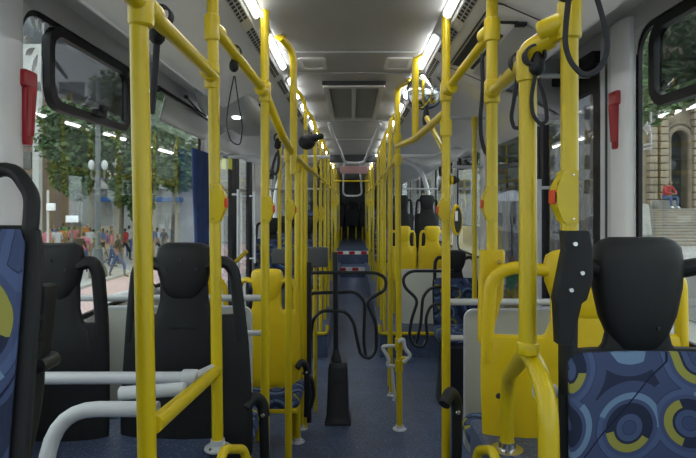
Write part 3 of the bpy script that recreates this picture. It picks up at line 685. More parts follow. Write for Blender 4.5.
# dark pair with backs towards the camera
B = seat('dark seat back by the left window, behind the folded armrest', X(56,1.8), 1.8, 1, Z(243,1.8), WBZ-.15, .32, 'black', backh=.77, headw=.18, text=False, flare=.12, shd=.24, armr=1.35)
Cc = seat('dark seat back between the two nearest left yellow poles', X(184,1.82), 1.82, 1, Z(243,1.82), WBZ-.15, .39, 'black', backh=.77, headw=.185, text=True, flare=.4, armr=1.3)
# bolt-on armrest of C at its aisle side
def armrest_item(label, base, s, k=1.0):
    t = thing('armrest', base, label, 'armrest'); b = Vector(base)
    m = MB(); m.tube([b+Vector((-.035*s,-.06,.0))*k,b+Vector((-.015*s,-.03,.03))*k,b+Vector((.012*s,0,.0))*k,b+Vector((.018*s,0,-.05))*k],.022*k,.03,12,ry=.017*k); m.build('pad','black',t)
    m = MB(); m.tube([b+Vector((.016*s,0,-.03))*k,b+Vector((.018*s,.01,-.2))*k,b+Vector((.01*s,.05,-.34))*k],.017*k,.05,10,ry=.010*k); m.build('bracket','black',t)
    m = MB(); m.lathe(b+Vector((.016*s,-.02,-.04))*k,[(.008,0),(.006,-.004)],(0,1,0),8); m.build('bolt','metal',t)
    return t
armrest_item('black armrest low between the pole before the yellow seat and the dark seat back', P(259,402,1.9), 1)
armrest_item('black curved armrest left of the wide yellow seat back', P(452,398,1.75), 1, 1.0)
armrest_item('small black armrest at the aisle side of the left yellow seat', P(304,365,3.2), 1, .95)
# yellow seats left
seat('yellow seat back behind the third left pole, aisle side', X(267,3.2), 3.2, 1, Z(269,3.2), 0, .385, 'yplastic', backh=.70, headw=.19, group=None, screws=0, cdz=-.14)
seat('yellow seat back by the left window, mostly hidden behind the dark seat', X(196,3.2), 3.2, 1, Z(269,3.2), 0, .385, 'yplastic', backh=.70, headw=.19, screws=0, cdz=-.14)
# wide yellow seat right
wy = seat('very wide yellow seat back on the right behind the patterned seat', X(588,1.82), 1.82, 1, Z(249,1.82), WBZ-.12, .70, 'yplastic', backh=.78, shd=.265, headh=.25, headw=.35, flare=.05, hx=.025, text=True, name='wide_bus_seat', screws=0)
m = MB(); 
m.loft([rrect(X(px-w/2,1.86),X(px+w/2,1.86),1.885,1.93,.012,lambda p,q,z=z:(p,q,Z(z,1.86)),4) for px,w,z in ((488,13,345),(490,17,325),(493,22,303),(494,24,299),(495.5,25,254),(495,24,251))]); br = m.build('pole_bracket','yplastic',wy)
for a,b in ((499,262),(500,275),(491,294)): m = MB(); m.lathe(P(a,b,1.882),[(.008,0),(.006,-.005)],(0,1,0),10); m.build('screw','metal',br)
for a,b in ((498.5,396),(495,443)): m = MB(); m.lathe(P(a,b,1.80),[(.010,0),(.008,-.004)],(0,1,0),10); m.build('plug','dark',wy)
# near patterned seat right facing the camera
nr = seat('black framed seat with blue circle fabric at the right photo edge, facing the camera', X(641,1.2), 1.2, -1, Z(237,1.2), WBZ, .39, 'black', True, headw=.20, backh=.68, screws=1, hx=-.012, headh=.252, shd=.215, armr=1.25)
m = MB(); m.loft([rrect(X(px-w/2,1.11),X(px+w/2,1.11),1.11,1.145,.006,lambda p,q,z=z:(p,q,Z(z,1.11)),4) for px,w,z in ((566,14,345),(570,26,304),(572,32,300),(577,34,280),(580,28,250),(578,27,233),(578,25,231))]); br = m.build('pole_bracket','black',nr)
for a,b in ((575,244),(582,273),(571,290)): m = MB(); m.lathe(P(a,b,1.108),[(.006,0),(.0045,-.004)],(0,1,0),10); m.build('screw','metal',br)

# far seats on the right platform: yellow backs, dark backs above, blue seats facing us
seat('small far yellow seat back right of the aisle, aisle side, under the dark headrests', .61, 6.5, 1, Z(226,6.5), .24, .34, 'yplastic', backh=.66, headw=.19, screws=0)
seat('small far yellow seat back right of the aisle, window side, under the dark headrests', .965, 6.5, 1, Z(226,6.5), .24, .33, 'yplastic', backh=.66, headw=.19, screws=0)
seat('far dark seat with pale headrest above the aisle side yellow seat', .64, 7.1, 1, Z(195,7.1), .24, .34, 'black', backh=.72, screws=0)
seat('far dark seat with pale headrest above the window side yellow seat', .985, 7.1, 1, Z(195,7.1), .24, .32, 'black', backh=.72, screws=0)
seat('blue fabric seat facing the camera behind the slim tall pole', .90, 4.75, -1, Z(250,4.75), .0, .40, 'black', True, backh=.72, screws=0)
base_blue = None
rows = [('left',6.3),('left',7.6),('left',9.0),('left',10.4),('right',9.0),('right',10.4),('left',13.2),('right',13.2),('left',14.6),('right',14.6)]
for side, y in rows:
    for k in (0,1):
        x = (-.54-.40*k) if side=='left' else (.56+.38*k)
        rw = {6.3:'first',7.6:'second',9.0:'third' if side=='left' else 'first',10.4:'fourth' if side=='left' else 'second',13.2:'last but one',14.6:'last'}[y]
        lab = 'far blue fabric seat facing the camera, %s side, %s row, %s' % (side, rw, 'beside the aisle' if k==0 else 'beside the window')
        if base_blue is None:
            base_blue = seat(lab, x, y, -1, 1.40, .24, .39, 'black', True, backh=.74, screws=0, group='far blue seats')
        else:
            c = copy_tree(base_blue); c['label'] = lab; c.location = (x, y, .24 if y < 12.3 else .50)
base_dark = None
for i,x in enumerate((-.85,-.43,0,.43,.85)):
    if base_dark is None: base_dark = c = seat('x', x, 16.2, -1, 1.66, .5, .40, 'black', False, backh=.74, screws=0, group='rearmost dark bench seats', cushion=False)
    else: c = copy_tree(base_dark)
    c['label'] = 'dark seat of the rearmost bench row, %s' % ['at the left wall','left of its middle','in its middle','right of its middle','at the right wall'][i]; c.location = (x,16.2,.5)
# dark cushions of the leaning boards
for lab,a,b,c1,c2 in (('dark grey padded leaning cushion between the slim pole and the close pole pair',272,301,249,264),('dark grey padded leaning cushion right of the close pole pair',302,328,247,267)):
    d = 4.0; t = thing('leaning_cushion',P((a+b)/2,c2,d),lab,'cushion')
    m = MB(); m.box(((X(a,d)+X(b,d))/2,d,(Z(c1,d)+Z(c2,d))/2),(X(b,d)-X(a,d),.06,Z(c1,d)-Z(c2,d)),.015); m.build('pad','darkgrey',t)
    m = MB(); xm = (X(a,d)+X(b,d))/2; m.box((xm,d+.05,(Z(c1,d)+Z(c2,d))/2),(.18,.03,.05),.005); m.tube([(xm,d+.06,(Z(c1,d)+Z(c2,d))/2),(xm,d+.06,.0)],.012); m.build('mounting','yellow',t)

# ================================================================== TURNSTILES
def Q(pts, d, k=2.2, ox=240, oy=250): return [P(ox+a/k, oy+b/k, d) for a,b in pts]
t = thing('turnstile', P(338,417,3.96), 'black turnstile post with wide tapered foot and bent black tubes in the aisle', 'turnstile')
d = 3.9
m = MB(); m.loft([rrect(X(338-w,d),X(338+w,d),d-w*.0075,d+w*.0075,.01,lambda p,q,z=z:(p,q,z),4) for w,z in ((13,0),(12.6,.02),(11,.06),(9.5,Z(365,d)-.01),(8.5,Z(361,d)))]); m.build('foot_housing','blackgloss',t)
m = MB(); m.box((X(338,d),d,.006),(.18,.21,.012),.003); m.build('base_plate','blackgloss',t)
m = MB(); m.box((X(338,d),d-.086,Z(378,d)),(.09,.01,.012),.003); m.build('slot','dark',t)
m = MB(); m.tube([(X(336,d),d,Z(362,d)),(X(335,d),d,Z(252,d))],.019); m.lathe((X(336,d),d,Z(362,d)),[(.04,0),(.04,.03),(.025,.07),(.022,.09)]); m.build('post','blackgloss',t)
m = MB(); m.tube(Q([(130,50),(300,50),(322,62),(320,88),(277,112),(300,160),(300,222),(285,240),(266,232),(258,200),(250,158),(232,134),(178,134),(160,152),(152,225),(145,240),(132,234)],d-.05),.0125,.05,10); m.build('front_gate_tube','blackgloss',t)
m = MB(); m.tube(Q([(136,240),(138,130),(152,95),(255,92),(275,112),(272,200),(277,236)],d+.08),.0125,.05,10); m.build('back_gate_tube','blackgloss',t)
t = thing('turnstile', P(441,405,4.3), 'black turnstile with bent tubes right of the slim tall pole, before the pale panel', 'turnstile')
d = 4.3
m = MB(); m.loft([rrect(X(452-w,d),X(452+w,d),d-.10,d+.10,.012,lambda p,q,z=z:(p,q,z),4) for w,z in ((15,0),(14,.05),(12,.35),(11,Z(345,d)))]); m.build('foot_housing','blackgloss',t)
m = MB(); m.tube([(X(446,d),d,Z(346,d)),(X(446,d),d,Z(262,d))],.02); m.build('post','blackgloss',t)
m = MB(); m.tube(Q([(470,46),(376,46),(358,60),(362,82),(392,110),(378,150),(372,190),(385,212),(402,214),(413,196),(408,150),(420,120),(470,118)],d-.04),.0125,.05,10); m.build('front_gate_tube','blackgloss',t)
m = MB(); m.tube(Q([(470,82),(420,82),(402,102),(398,160),(388,205)],d+.06),.0125,.05,10); m.build('back_gate_tube','blackgloss',t)
t = thing('turnstile_side_frame', P(309,420,3.7), 'narrow black bent frame standing at the aisle side of the left yellow seat', 'frame')
m = MB(); m.tube([P(309,422,3.75),P(309,330,3.75),P(309,262,3.75)],.018); m.build('post','blackgloss',t)
m = MB(); m.tube([P(303,372,3.6),P(312,378,3.6),P(314,396,3.6),P(310,408,3.6)],.014,.05,10); m.build('bent_arm','blackgloss',t)
# grey bent guard on the floor pole
t = thing('bent_guard', P(397,350,3.74), 'small grey bent tube guard around the floor pole with its yellow clamps', 'guard')
def G(pts,d): return [P(300+a/3.27,290+b/3.27,d) for a,b in pts]
m = MB(); m.tube(G([(322,170),(338,158),(342,192),(364,214),(338,236)],3.7),.013,.03,10); m.build('right_loop','greytube',t)
m = MB(); m.tube(G([(318,182),(266,184),(292,226),(284,246),(316,250)],3.78),.013,.03,10); m.build('left_loop','greytube',t)
m = MB(); m.tube(G([(300,250),(304,300),(310,345),(306,362)],3.9),.010,.03,10); m.build('lower_stay','greytube',t)
m = MB()
for py in (344,366): collar(m,P(399,py,3.74),(0,0,1),.09,.0205)
m.box(P(403,360,3.73),(.05,.05,.045),.006); m.build('clamp','yellow',t)

# ================================================================== STRAP HANDLES
def strap(label, px, d, py, pts, knob=None, w=.012, raild=(0,1,0), r=R, th=.003):
    """a band around the rail at (px,py,d), a moulded knob and a hanging webbing loop through pts"""
    c = P(px,py,d); t = thing('strap_handle', c, label, 'strap', 'hanging strap handles')
    m = MB(); ax = Vector(raild).normalized(); q = ax.to_track_quat('Z','Y'); n = 20
    o = [c+q @ Vector(((r+.006)*math.cos(2*math.pi*j/n),(r+.006)*math.sin(2*math.pi*j/n),-.012)) for j in range(n)]
    i_ = [c+q @ Vector(((r+.001)*math.cos(2*math.pi*j/n),(r+.001)*math.sin(2*math.pi*j/n),-.012)) for j in range(n)]
    m.ringplate(o, i_, ax*.024); m.build('band','strap',t)
    if knob:
        k = P(knob[0],knob[1],d); kr = knob[2]; m = MB(); a = (c-Vector((0,0,r)))
        m.lathe(k,[(.2*kr,-1.25*kr),(.55*kr,-1.1*kr),(.95*kr,-.6*kr),(kr,0),(.85*kr,.7*kr),(.55*kr,1.3*kr),(.4*kr,1.9*kr)],(0,0,1),16); m.build('knob','black',t)
    m = MB(); m.tube([P(a,b,d+(e[0] if e else 0)) for a,b,*e in pts],w,.04,8,ry=th); m.build('webbing','strap',t)
    return t
strap('black strap handle hanging beside the thickest left pole', 162,1.22,16, [(157,40),(155,70),(153,100),(151,114)], (157,35,.018), .008, th=.004)
strap('black strap handle with a round knob on the rail behind the braced left pole', 235,1.9,52, [(234,76),(229,100),(226,125),(231,142),(240,146),(243,128),(238,100),(235,76)], (234,66,.017), .0022, th=.0022)
strap('small looped black strap handle behind the pole before the yellow seat', 279,2.45,138, [(277,152),(273,165),(272,172),(275,175),(278,171),(279,160),(278,150)], (277.5,145,.016), .006, th=.003)
for i,(a,b,d) in enumerate(((318,166,5.0),(322,172,6.2),(327,178,7.4))):
    strap('tiny black strap on the far left rail, %s of three from the front' % ordn[i], a-1,d,b-4,[(a,b+4),(a-2,b+20),(a+1,b+22),(a+1,b+5)],(a,b+4,.02),.006,r=.017)
strap('large black webbing loop hanging at the nearest right pole', 568,1.05,-12, [(570,-12),(566,20),(565,45),(570,62),(583,76),(597,72),(606,58),(608,40),(602,15),(594,-12)], None, .0058, th=.003)
strap('black strap handle with bulky knob on the rail left of the nearest right pole', 534,1.18,56, [(536,72),(531,98),(533,116),(541,125),(547,121),(546,104),(539,78)], (537,66,.017), .0045, th=.003)
strap('black strap loop hanging behind the elbow joint', 519,1.32,62, [(518,72),(514,100),(511,118),(514,128),(520,128),(521,100),(519,74)], (518,66,.010), .005, th=.003)
strap('long black strap hanging in front of the bracketed yellow pole to below its joint', 484,1.98,40, [(482,54),(483,90),(480,118),(481,138),(485,152),(489,156)], None, .0075, raild=(-.27,.36,-.2), r=.017)
for i,(a,b,d) in enumerate(((392,176,5.5),(388,182,6.6))):
    strap('tiny black strap on the far right rail, %s of two from the front' % ordn[i], a-1,d,b-4,[(a,b+4),(a-2,b+16),(a+1,b+18),(a+1,b+5)],(a,b+4,.02),.006,r=.016)

# ================================================================== MIRRORS
t = thing('round_mirror', P(425,118,3.1), 'round convex mirror with black foot among the right overhead rails', 'mirror')
c = P(424.8,91,3.1); ax = Vector((-.25,-1,-.12)).normalized()
m = MB(); m.lathe(c+ax*-.012,[(.104*math.sin(a),.035*math.cos(a)-.008) for a in [math.pi/2*(1-k/9) for k in range(10)]],ax,32); m.build('mirror_face','mirror',t)
m = MB(); m.lathe(c-ax*.034,[(.001,-.02),(.06,-.015),(.10,0),(.1065,.01),(.1065,.020),(.104,.022)],ax,32); m.build('rim','rubber',t)
m = MB(); m.loft([[(P(426,0,3.1).x+r*math.cos(a*.524),3.1+r*math.sin(a*.524),Z(z,3.1)) for a in range(12)] for r,z in ((.018,125),(.022,120),(.016,112),(.008,108))]); m.build('foot','black',t)
t = thing('camera_housing', P(306,143,3.6), 'black rounded mirror housing with a snout beyond the left hooked poles', 'mirror')
m = MB(); c = P(307,142,3.6); m.ball(c,(.058,.05,.052)); m.tube([c+Vector((.03,-.01,.02)),c+Vector((.09,-.02,.035))],[.032,.018],0,12); m.ball(c+Vector((.095,-.02,.035)),(.018,.018,.02)); m.build('housing','rubber',t)
m = MB(); m.tube([c+Vector((-.01,0,.04)),(X(305.5,3.72),3.72,Z(128,3.6))],.008); m.build('stay','rubber',t)
# oval device on the slim tall pole
t = thing('card_reader', P(457,220,2.2), 'yellow rimmed black oval device with a pale label on the slim tall pole', 'device')
ov = lambda a,b,y: [(X(457,2.22)+a*math.cos(2*math.pi*j/24),y,Z(220,2.22)+b*math.sin(2*math.pi*j/24)) for j in range(24)]
m = MB(); m.loft([ov(.019,.058,2.20),ov(.021,.064,2.215),ov(.021,.064,2.25)]); m.build('body','yplastic',t)
m = MB(); m.loft([ov(.013,.050,2.193),ov(.016,.054,2.202)]); m.build('face','blackgloss',t)
m = MB(); m.box((X(456.5,2.19),2.192,Z(216,2.2)),(.011,.003,.04),.001); m.build('label','white',t)
t = thing('lamp_button', P(456,180,2.3), 'small black cone sensor on the slim tall pole at the height of its button box', 'device')
m = MB(); m.lathe(P(453,180,2.28),[(.018,0),(.018,.008),(.012,.016),(.006,.026)],(1,0,0)); m.build('cone','rubber',t); m = MB(); m.lathe(P(450.5,180,2.28),[(.02,0),(.02,.009)],(1,0,0)); m.build('cup','yellow',t)

# ================================================================== HAMMERS
def hammer(label, px0, px1, d, py0, py1, s):
    x = s*WX; yc = d; t = thing('emergency_hammer', (x,yc,Z(py1,d)), label, 'hammer')
    z1, z0 = Z(py0,d), Z(py1,d); hgt = z1-z0
    m = MB(); f = lambda a,b: [(x-s*.0,yc+p,q) for p,q in b]
    m.loft([rrect(yc-w,yc+w,z1-hgt*k,z1-hgt*k+.004,.0015,lambda p,q,dx=dx:(x-s*dx,p,q),2) for w,k,dx in ((.0,0,0),)]) if False else None
    m.loft([rrect(x-s*.044 if s>0 else x,x if s>0 else x+.044,yc-w,yc+w,.006,lambda p,q,z=z:(p,q,z),4) for w,z in ((.016,z0),(.021,z0+.01),(.025,z0+hgt*.75))])
    m.build('bracket','red',t)
    m = MB(); m.box((x-s*.026,yc,z1-.032),(.05,.075,.06),.012); m.build('head','red',t)
    m = MB(); m.tube([(x-s*.044,yc,z1-.06),(x-s*.038,yc,z0+.03)],[.021,.017],0,10); m.build('handle','red',t)
hammer('red emergency hammer on the pillar at the left photo edge', 0,0,1.86,70,145,-1)
hammer('red emergency hammer on the pillar left of the right window', 0,0,2.29,91,149,1)

# ================================================================== CURTAIN, HOPPER BOARD, STICKERS
m = MB(); pts = []
n = 60
A_ = [(-WX+.03+.012*math.sin(k*1.1), 3.80+k*.0075) for k in range(n)]
loop = A_+[(x+.006,y) for x,y in A_[::-1]]
m.loft([[(x*1.0+ (.0), 4.0+(y-4.0)*k, z) for x,y in loop] for z,k in ((Z(262,4.2),.75),(1.35,.7),(1.6,.95),(H+.40,1.1))])
cu = m.build('window_curtain','curtain'); tag(cu,'dark blue pleated curtain hanging at the second left window','curtain')
t = thing('hopper_board',(-1.1,3.6,ZT-.1),'pale board tilting inward at the top of the second left window, held by thin stays','board')
a0,a1,b1,b0 = P(164,96,3.22),P(209,121,4.3),P(204,141,4.05),P(158,121,3.10)
m = MB(); m.poly([a0,a1,b1,b0],(.012,0,.004)); bmesh.ops.bevel(m.bm,geom=m.bm.edges[:],offset=.004,segments=2,affect='EDGES'); m.build('board','hopper',t)
m = MB(); m.tube([P(186,97,3.6),P(200,112,3.9),P(206,116,4.0)],.006); m.tube([P(157,88,3.1),P(190,107,3.7),P(208,120,4.2)],.008); m.build('stay','rubber',t)
m = MB(); m.ball(P(186,97,3.6),.014); m.build('pivot','rubber',t)
m = MB(); m.ball(P(158,89,3.1),.018); m.build('pivot','rubber',t)
# flower decal on the front left window
t = thing('window_decal',(-WX-.03,1.98,H+.5),'white flower petal decal on the left window around the vent frame','decal')
m = MB(); cx, cz = 2.01, H+.60
for k in range(12):
    a = k*2*math.pi/12+.1; r0, r1 = .045, (.10+.03*((k*7)%3)/2 if not 4.6 < a < 6.3 else .21); u = Vector((0,math.cos(a),math.sin(a))); v = Vector((0,-math.sin(a),math.cos(a)))
    c = Vector((-WX-.008,cx,cz)); L = [c+u*r0, c+u*(r0+.5*(r1-r0))+v*.0125, c+u*(r1-.01)+v*.009, c+u*r1, c+u*(r1-.01)-v*.009, c+u*(r0+.5*(r1-r0))-v*.0125]
    ymin = min(q.y for q in L)
    if ymin > 1.90: m.poly(L,(.002,0,0))
m.build('petals','white',t)
# arrow decal on the right window
t = thing('arrow_decal',(WX+.03,2.13,Z(128,2.13)),'white left arrow pictogram with bars on the right window glass','decal')
x = WX+.009
def pz(px,py): d_ = x*F/(px-352); return Vector((x,d_,Z(py,d_)))
m = MB(); m.poly([pz(643,128),pz(648,121),pz(648,125),pz(650.5,125),pz(650.5,131),pz(648,131),pz(648,135)],(-.003,0,0)); m.build('arrow','white',t)
m = MB()
for a,b,c_,e in ((650.5,112,652,122),(650.5,133,652,142)): m = MB(); m.poly([pz(a,b),pz(c_,b),pz(c_,e),pz(a,e)],(-.003,0,0)); m.build('bar','white',t)
for r_ in (0,1): 
    m = MB(); k = 0; m.poly([pz(644+k*2.2,144+r_*4-k*.4),pz(652+k*2.2,142.4+r_*4-k*.4),pz(652+k*2.2,144.6+r_*4-k*.4),pz(644+k*2.2,146.4+r_*4-k*.4)],(-.003,0,0)); m.build('caption_mark','white',t)
m = MB(); m.box((-WX+.012,X(0,1)*0+5.05,Z(165,5.2)),(.004,.16,.10)); o = m.build('door_sticker','ysticker'); tag(o,'small bright yellow sticker on the left door glass','sticker')
m = MB(); m.box((X(354,11.5),11.59,.12),(.03,.01,.02),.004); o = m.build('step_light','smalllamp'); tag(o,'tiny white marker light on the riser between the two striped rear steps','light')

# pillars and trims of the right door area, grey wall trims
for i,(sd,y,wd,mt) in enumerate((('r',4.72,.16,'pillar'),('r',6.05,.14,'pillar'),('l',6.6,.5,'pillar'),('l',4.28,.22,'pillar'),('r',2.35,.28,'pillar'),('l',1.80,.14,'pillar'))):
    s = 1 if sd == 'r' else -1
    m = MB(); m.box((s*(WX-.004),y,(ZT+ZB)/2),(.02,wd-.02,ZT-ZB+.1),.008); st('trim_pillar_%d' % (i+1), m, mt)
for i,(s,y) in enumerate(((1,2.41),(-1,1.79))):
    m = MB(); m.box((s*(WX-.016),y,(ZT+ZB)/2),(.012,.008,ZT-ZB+.1)); st('trim_seam_%d' % (i+1), m, 'darkgrey')
for i,(s_,y0_,y1_) in enumerate(((1,2.205,2.37),(-1,1.72,1.865))):
    ym = (y0_+y1_)/2; hwid = (y1_-y0_)/2; m = MB(); prof = [(s_*(WX-.034*max(0,math.cos(a))**.6),ym+hwid*math.sin(a)) for a in [math.pi*(k/12-.5) for k in range(13)]]+[(s_*(WX+.01),ym+hwid),(s_*(WX+.01),ym-hwid)]
    m.loft([[(p,q,z) for p,q in prof] for z in (ZB-.25,ZT+.06)]); st('trim_pillar_cover_%d' % (i+1), m, 'whitepillar')
# rounded pale arches of the bus joint
for i,sg in enumerate((1,-1)):
    m = MB(); y = 7.9; m.tube([(sg*.45,y,Z(160,y)),(sg*.95,y,Z(162,y)),(sg*1.12,y,Z(190,y)),(sg*1.12,y,.5)],.035,.25,10,ry=.06); st('trim_joint_arch_%d' % (i+1), m, 'pillar')

# ================================================================== OUTSIDE
GZ = -1.25
M['asphalt'] = mat('grey_pavement', (.27,.265,.255), .8, noise=(.8,.15))
M['lane'] = mat('pinkish_lane', (.42,.30,.30), .8, noise=(.8,.1))
M['kerb'] = mat('grey_kerb', (.3,.3,.29), .8, noise=(2,.1))
M['leaf'] = mat('tree_leaves', (.05,.095,.03), .6, noise=(1.4,.5))
M['leaf2'] = mat('lighter_tree_leaves', (.085,.15,.05), .6, noise=(1.4,.5))
M['bark'] = mat('grey_bark', (.09,.08,.07), .85, noise=(6,.3))
M['concrete'] = mat('pale_concrete', (.42,.42,.40), .8, noise=(.6,.12))
M['greyfac'] = mat('grey_facade', (.2,.2,.2), .7, noise=(.5,.15))
M['brownfac'] = mat('brown_facade', (.16,.11,.085), .8, noise=(.6,.15))
M['winglass'] = mat('dark_building_glass', (.05,.055,.06), .2, noise=(1,.3))
M['awning'] = mat('blue_awning', (.03,.10,.28), .6, noise=(2,.2))
M['stone'] = mat('sandstone', (.27,.22,.155), .85, noise=(1.5,.25))
M['stonedark'] = mat('weathered_and_shade_sandstone', (.22,.18,.13), .85, noise=(1.5,.3))  # weathered mouldings; also the painted-in shade of the stair risers
M['steps'] = mat('pale_stone_steps', (.22,.215,.2), .8, noise=(2,.15))
M['iron'] = mat('grey_lamp_iron', (.08,.09,.09), .5, noise=(4,.2))
M['globe'] = mat('white_lamp_globe', (.45,.47,.47), .3, noise=(3,.05))
def flat(name, x0,x1,y0,y1,z,m): return tag(bx(x0,x1,y0,y1,z-.1,z).build(name, m), kind='structure')
flat('ground', -80,80,-20,90,GZ-.02,'asphalt')
flat('road_lane', -9.0,-4.5,-10,60,GZ+.0,'lane')
m = MB(); m.box((-9.15,25,GZ+.02),(.3,70,.14),.02); tag(m.build('kerb','kerb'),kind='structure')
tag(bx(8.2,45,9.5,40,GZ,.15).build('raised_plaza','asphalt'),kind='structure')
def building(name, label, c, size, mtl, rows=0, cols=0, face=(0,-1), wsize=(1.2,1.4), wm='winglass'):
    t = thing(name, (c[0],c[1],GZ), label, 'building'); m = MB(); m.box((c[0],c[1],GZ+size[2]/2),size); m.build('wall',mtl,t)
    fx, fy = face; W = size[0] if fy else size[1]
    for r in range(rows):
        for k in range(cols):
            u = -W/2+W*(k+.5)/cols; z = GZ+3.5+(size[2]-4.5)*(r+.5)/rows
            p = (c[0]+u, c[1]+fy*(size[1]/2+.02), z) if fy else (c[0]+fx*(size[0]/2+.02), c[1]+u, z)
            m = MB(); m.box(p,(wsize[0] if fy else .1,.1 if fy else wsize[0],wsize[1]),.02); m.build('window',wm,t)
    return t
b = building('grey_building','long grey building with pale bands across the street on the left',(-20,44,0),(34,6,15),'concrete',2,14,(0,-1),(1.9,1.5))
m = MB(); m.box((-20,40.7,GZ+5.1),(34,.9,2.2),.05); m.build('pale_band','concrete',b)
m = MB()
for k in range(3): m.box((-22+k*4.2,40.1,GZ+3.2),(1.8,1.2,.35),.05)
m.build('awning','awning',b)
m = MB(); m.box((-19.2,40.2,GZ+5.0),(2.4,.1,.5)); m.build('shop_sign','white',b)
b = building('brown_building','brown building high up at the left window edge',(-22.2,37.0,0),(4.2,5,10.2),'brownfac',4,3,(0,-1),(.8,1.1))
m = MB(); m.box((-20.0,34.4,GZ+5),(.4,.4,10)); m.build('pale_pilaster','concrete',b)
b = building('office_tower','tall dark grey tower filling the top of the left window',(-27,56,0),(36,8,46),'greyfac',9,9,(0,-1),(2.4,2.6))
b = building('apartment_block','pale block with many windows seen beside the blue curtain',(-11,52,0),(10,6,18),'concrete',6,6,(0,-1),(1.0,1.3))
b = building('side_street_building','dark grey building beyond the left doors',(-15,75,0),(18,6,16),'greyfac',4,8,(0,-1),(1.2,1.4))
b = building('facing_building','pale grey building seen through the right door glass',(18,66,0),(22,6,16),'concrete',4,9,(0,-1),(1.4,1.6))
# trees
def tree(label, x, y, h, crown, mleaf, n=2600, seed=1, trunk=.22, leaf=.20, group=None, limbs=7):
    rnd = random.Random(seed); t = thing('street_tree',(x,y,GZ),label,'tree',group)
    m = MB(); m.tube([(x,y,GZ),(x+.1,y,GZ+h*.35),(x-.05,y+.1,GZ+h*.6)],[trunk,trunk*.55],0,10)
    for k in range(limbs):
        a = k*.9; cx,cy,cz,rx,ry,rz = crown[k % len(crown)]; m.tube([(x,y,GZ+h*.4),(x+(cx)*.5,y+cy*.5,GZ+h*.55),(x+cx+.3*math.cos(a),y+cy+.3*math.sin(a),GZ+cz)],[trunk*.4,.03],0,7)
    m.build('trunk','bark',t)
    m = MB()
    for i in range(n):
        cx,cy,cz,rx,ry,rz = crown[i % len(crown)]
        while True:
            u = Vector((rnd.uniform(-1,1),rnd.uniform(-1,1),rnd.uniform(-1,1)))
            if .25 < u.length < 1: break
        c = Vector((x+cx+u.x*rx,y+cy+u.y*ry,GZ+cz+u.z*rz)); a = Vector((rnd.gauss(0,1),rnd.gauss(0,1),rnd.gauss(0,.6))).normalized(); b2 = a.orthogonal().normalized()
        L = leaf*rnd.uniform(.6,1.3); vs = [m.bm.verts.new(c+a*L), m.bm.verts.new(c+b2*L*.55), m.bm.verts.new(c-a*L), m.bm.verts.new(c-b2*L*.5+Vector((0,0,L*.25)))]
        m.bm.faces.new(vs)
    m.build('foliage',mleaf,t)
tree('broad green street tree behind the lamp post on the left', X(120,26),26,8,[(0,0,6.6,2.6,2,1.6),(-1.6,0,5.0,1.5,1.5,1.2),(1.3,-.3,4.6,1.2,1.2,1.3),(.6,0,8.3,2.0,1.6,1.2),(-2.4,.2,6.9,1.6,1.4,1.0),(-1.9,-.3,3.9,.7,.6,.9),(.2,-.4,3.5,.5,.5,.8),(1.1,-.3,3.0,.6,.5,1.2)],'leaf',7200,3,.13,.17)
tree('green street tree left of the lamp post behind the vent window', X(78,31),31,8,[(0,0,6.3,2.3,2,1.5),(-.6,0,4.6,1.0,1.0,1.1),(1.6,0,7.4,1.8,1.5,1.2)],'leaf',3200,4,.12,.2)
tree('tree seen between the nearest left pole and the blue curtain', X(172,30),30,9,[(0,0,6.4,1.8,1.8,1.8),(-.6,0,8.6,1.7,1.5,1.4),(.4,0,4.6,1.2,1.2,1.1)],'leaf2',3000,5,.12,.19)
tree('tall pale green tree in front of the stone facade on the right', X(626,18),18,9,[(.7,0,6.6,1.1,1.2,1.2),(2.2,.2,7.0,1.2,1.2,.9),(1.0,0,8.6,1.6,1.3,1.2),(3.6,0,7.9,1.6,1.2,1.0)],'leaf2',3600,6,.16,.15,limbs=0)
tree('dark tree beyond the right door glass', X(512,40),40,9,[(0,0,6.0,2.6,2,2.2),(1.5,0,8,2.0,2,1.5)],'leaf',2200,8,.25,.28)
# lamp post with two globes
def post(label, px, d, zt, globes=2):
    x = X(px,d); t = thing('street_lamp',(x,d,GZ),label,'lamp post')
    m = MB(); m.lathe((x,d,GZ),[(.34,0),(.34,.25),(.22,.5),(.16,1.1),(.10,1.3),(.085,zt-GZ-.2),(.03,zt-GZ)],(0,0,1),12); m.build('post','iron',t)
    if globes:
        for s in (-1,1):
            g = P(px+s*6.5,165,d) if px < 352 else P(px+s*5,66,d)
            m = MB(); m.tube([(x,d,g.z-.5),(g.x,d,g.z-.55),(g.x,d,g.z-.2)],.035,.1,8); a = m.build('arm','iron',t)
            m = MB(); m.ball(g,(.12,.12,.2),12,8); m.build('globe','globe',a)
    return t
post('grey street lamp post with two white globes on the left pavement', 98,21,P(0,80,21).z)
t = thing('street_sign',(X(72,24),24,GZ),'white rectangular sign on a post above the crowd','sign'); m = MB(); m.tube([(X(72,24),24,GZ),(X(72,24),24,Z(214,24))],.04); m.build('post','iron',t); m = MB(); m.box(P(72,219,23.95),(.55,.04,.30),.01); m.build('sign_board','white',t)
t = thing('signal_post',(X(48,22),22,GZ),'pale post with small boxes at the left of the crowd','post'); m = MB(); m.tube([(X(48,22),22,GZ),(X(48,22),22,Z(190,22))],.05); m.build('post','concrete',t); m = MB(); m.box(P(51,207,21.9),(.3,.2,.3),.04); m.build('signal_box','white',t)
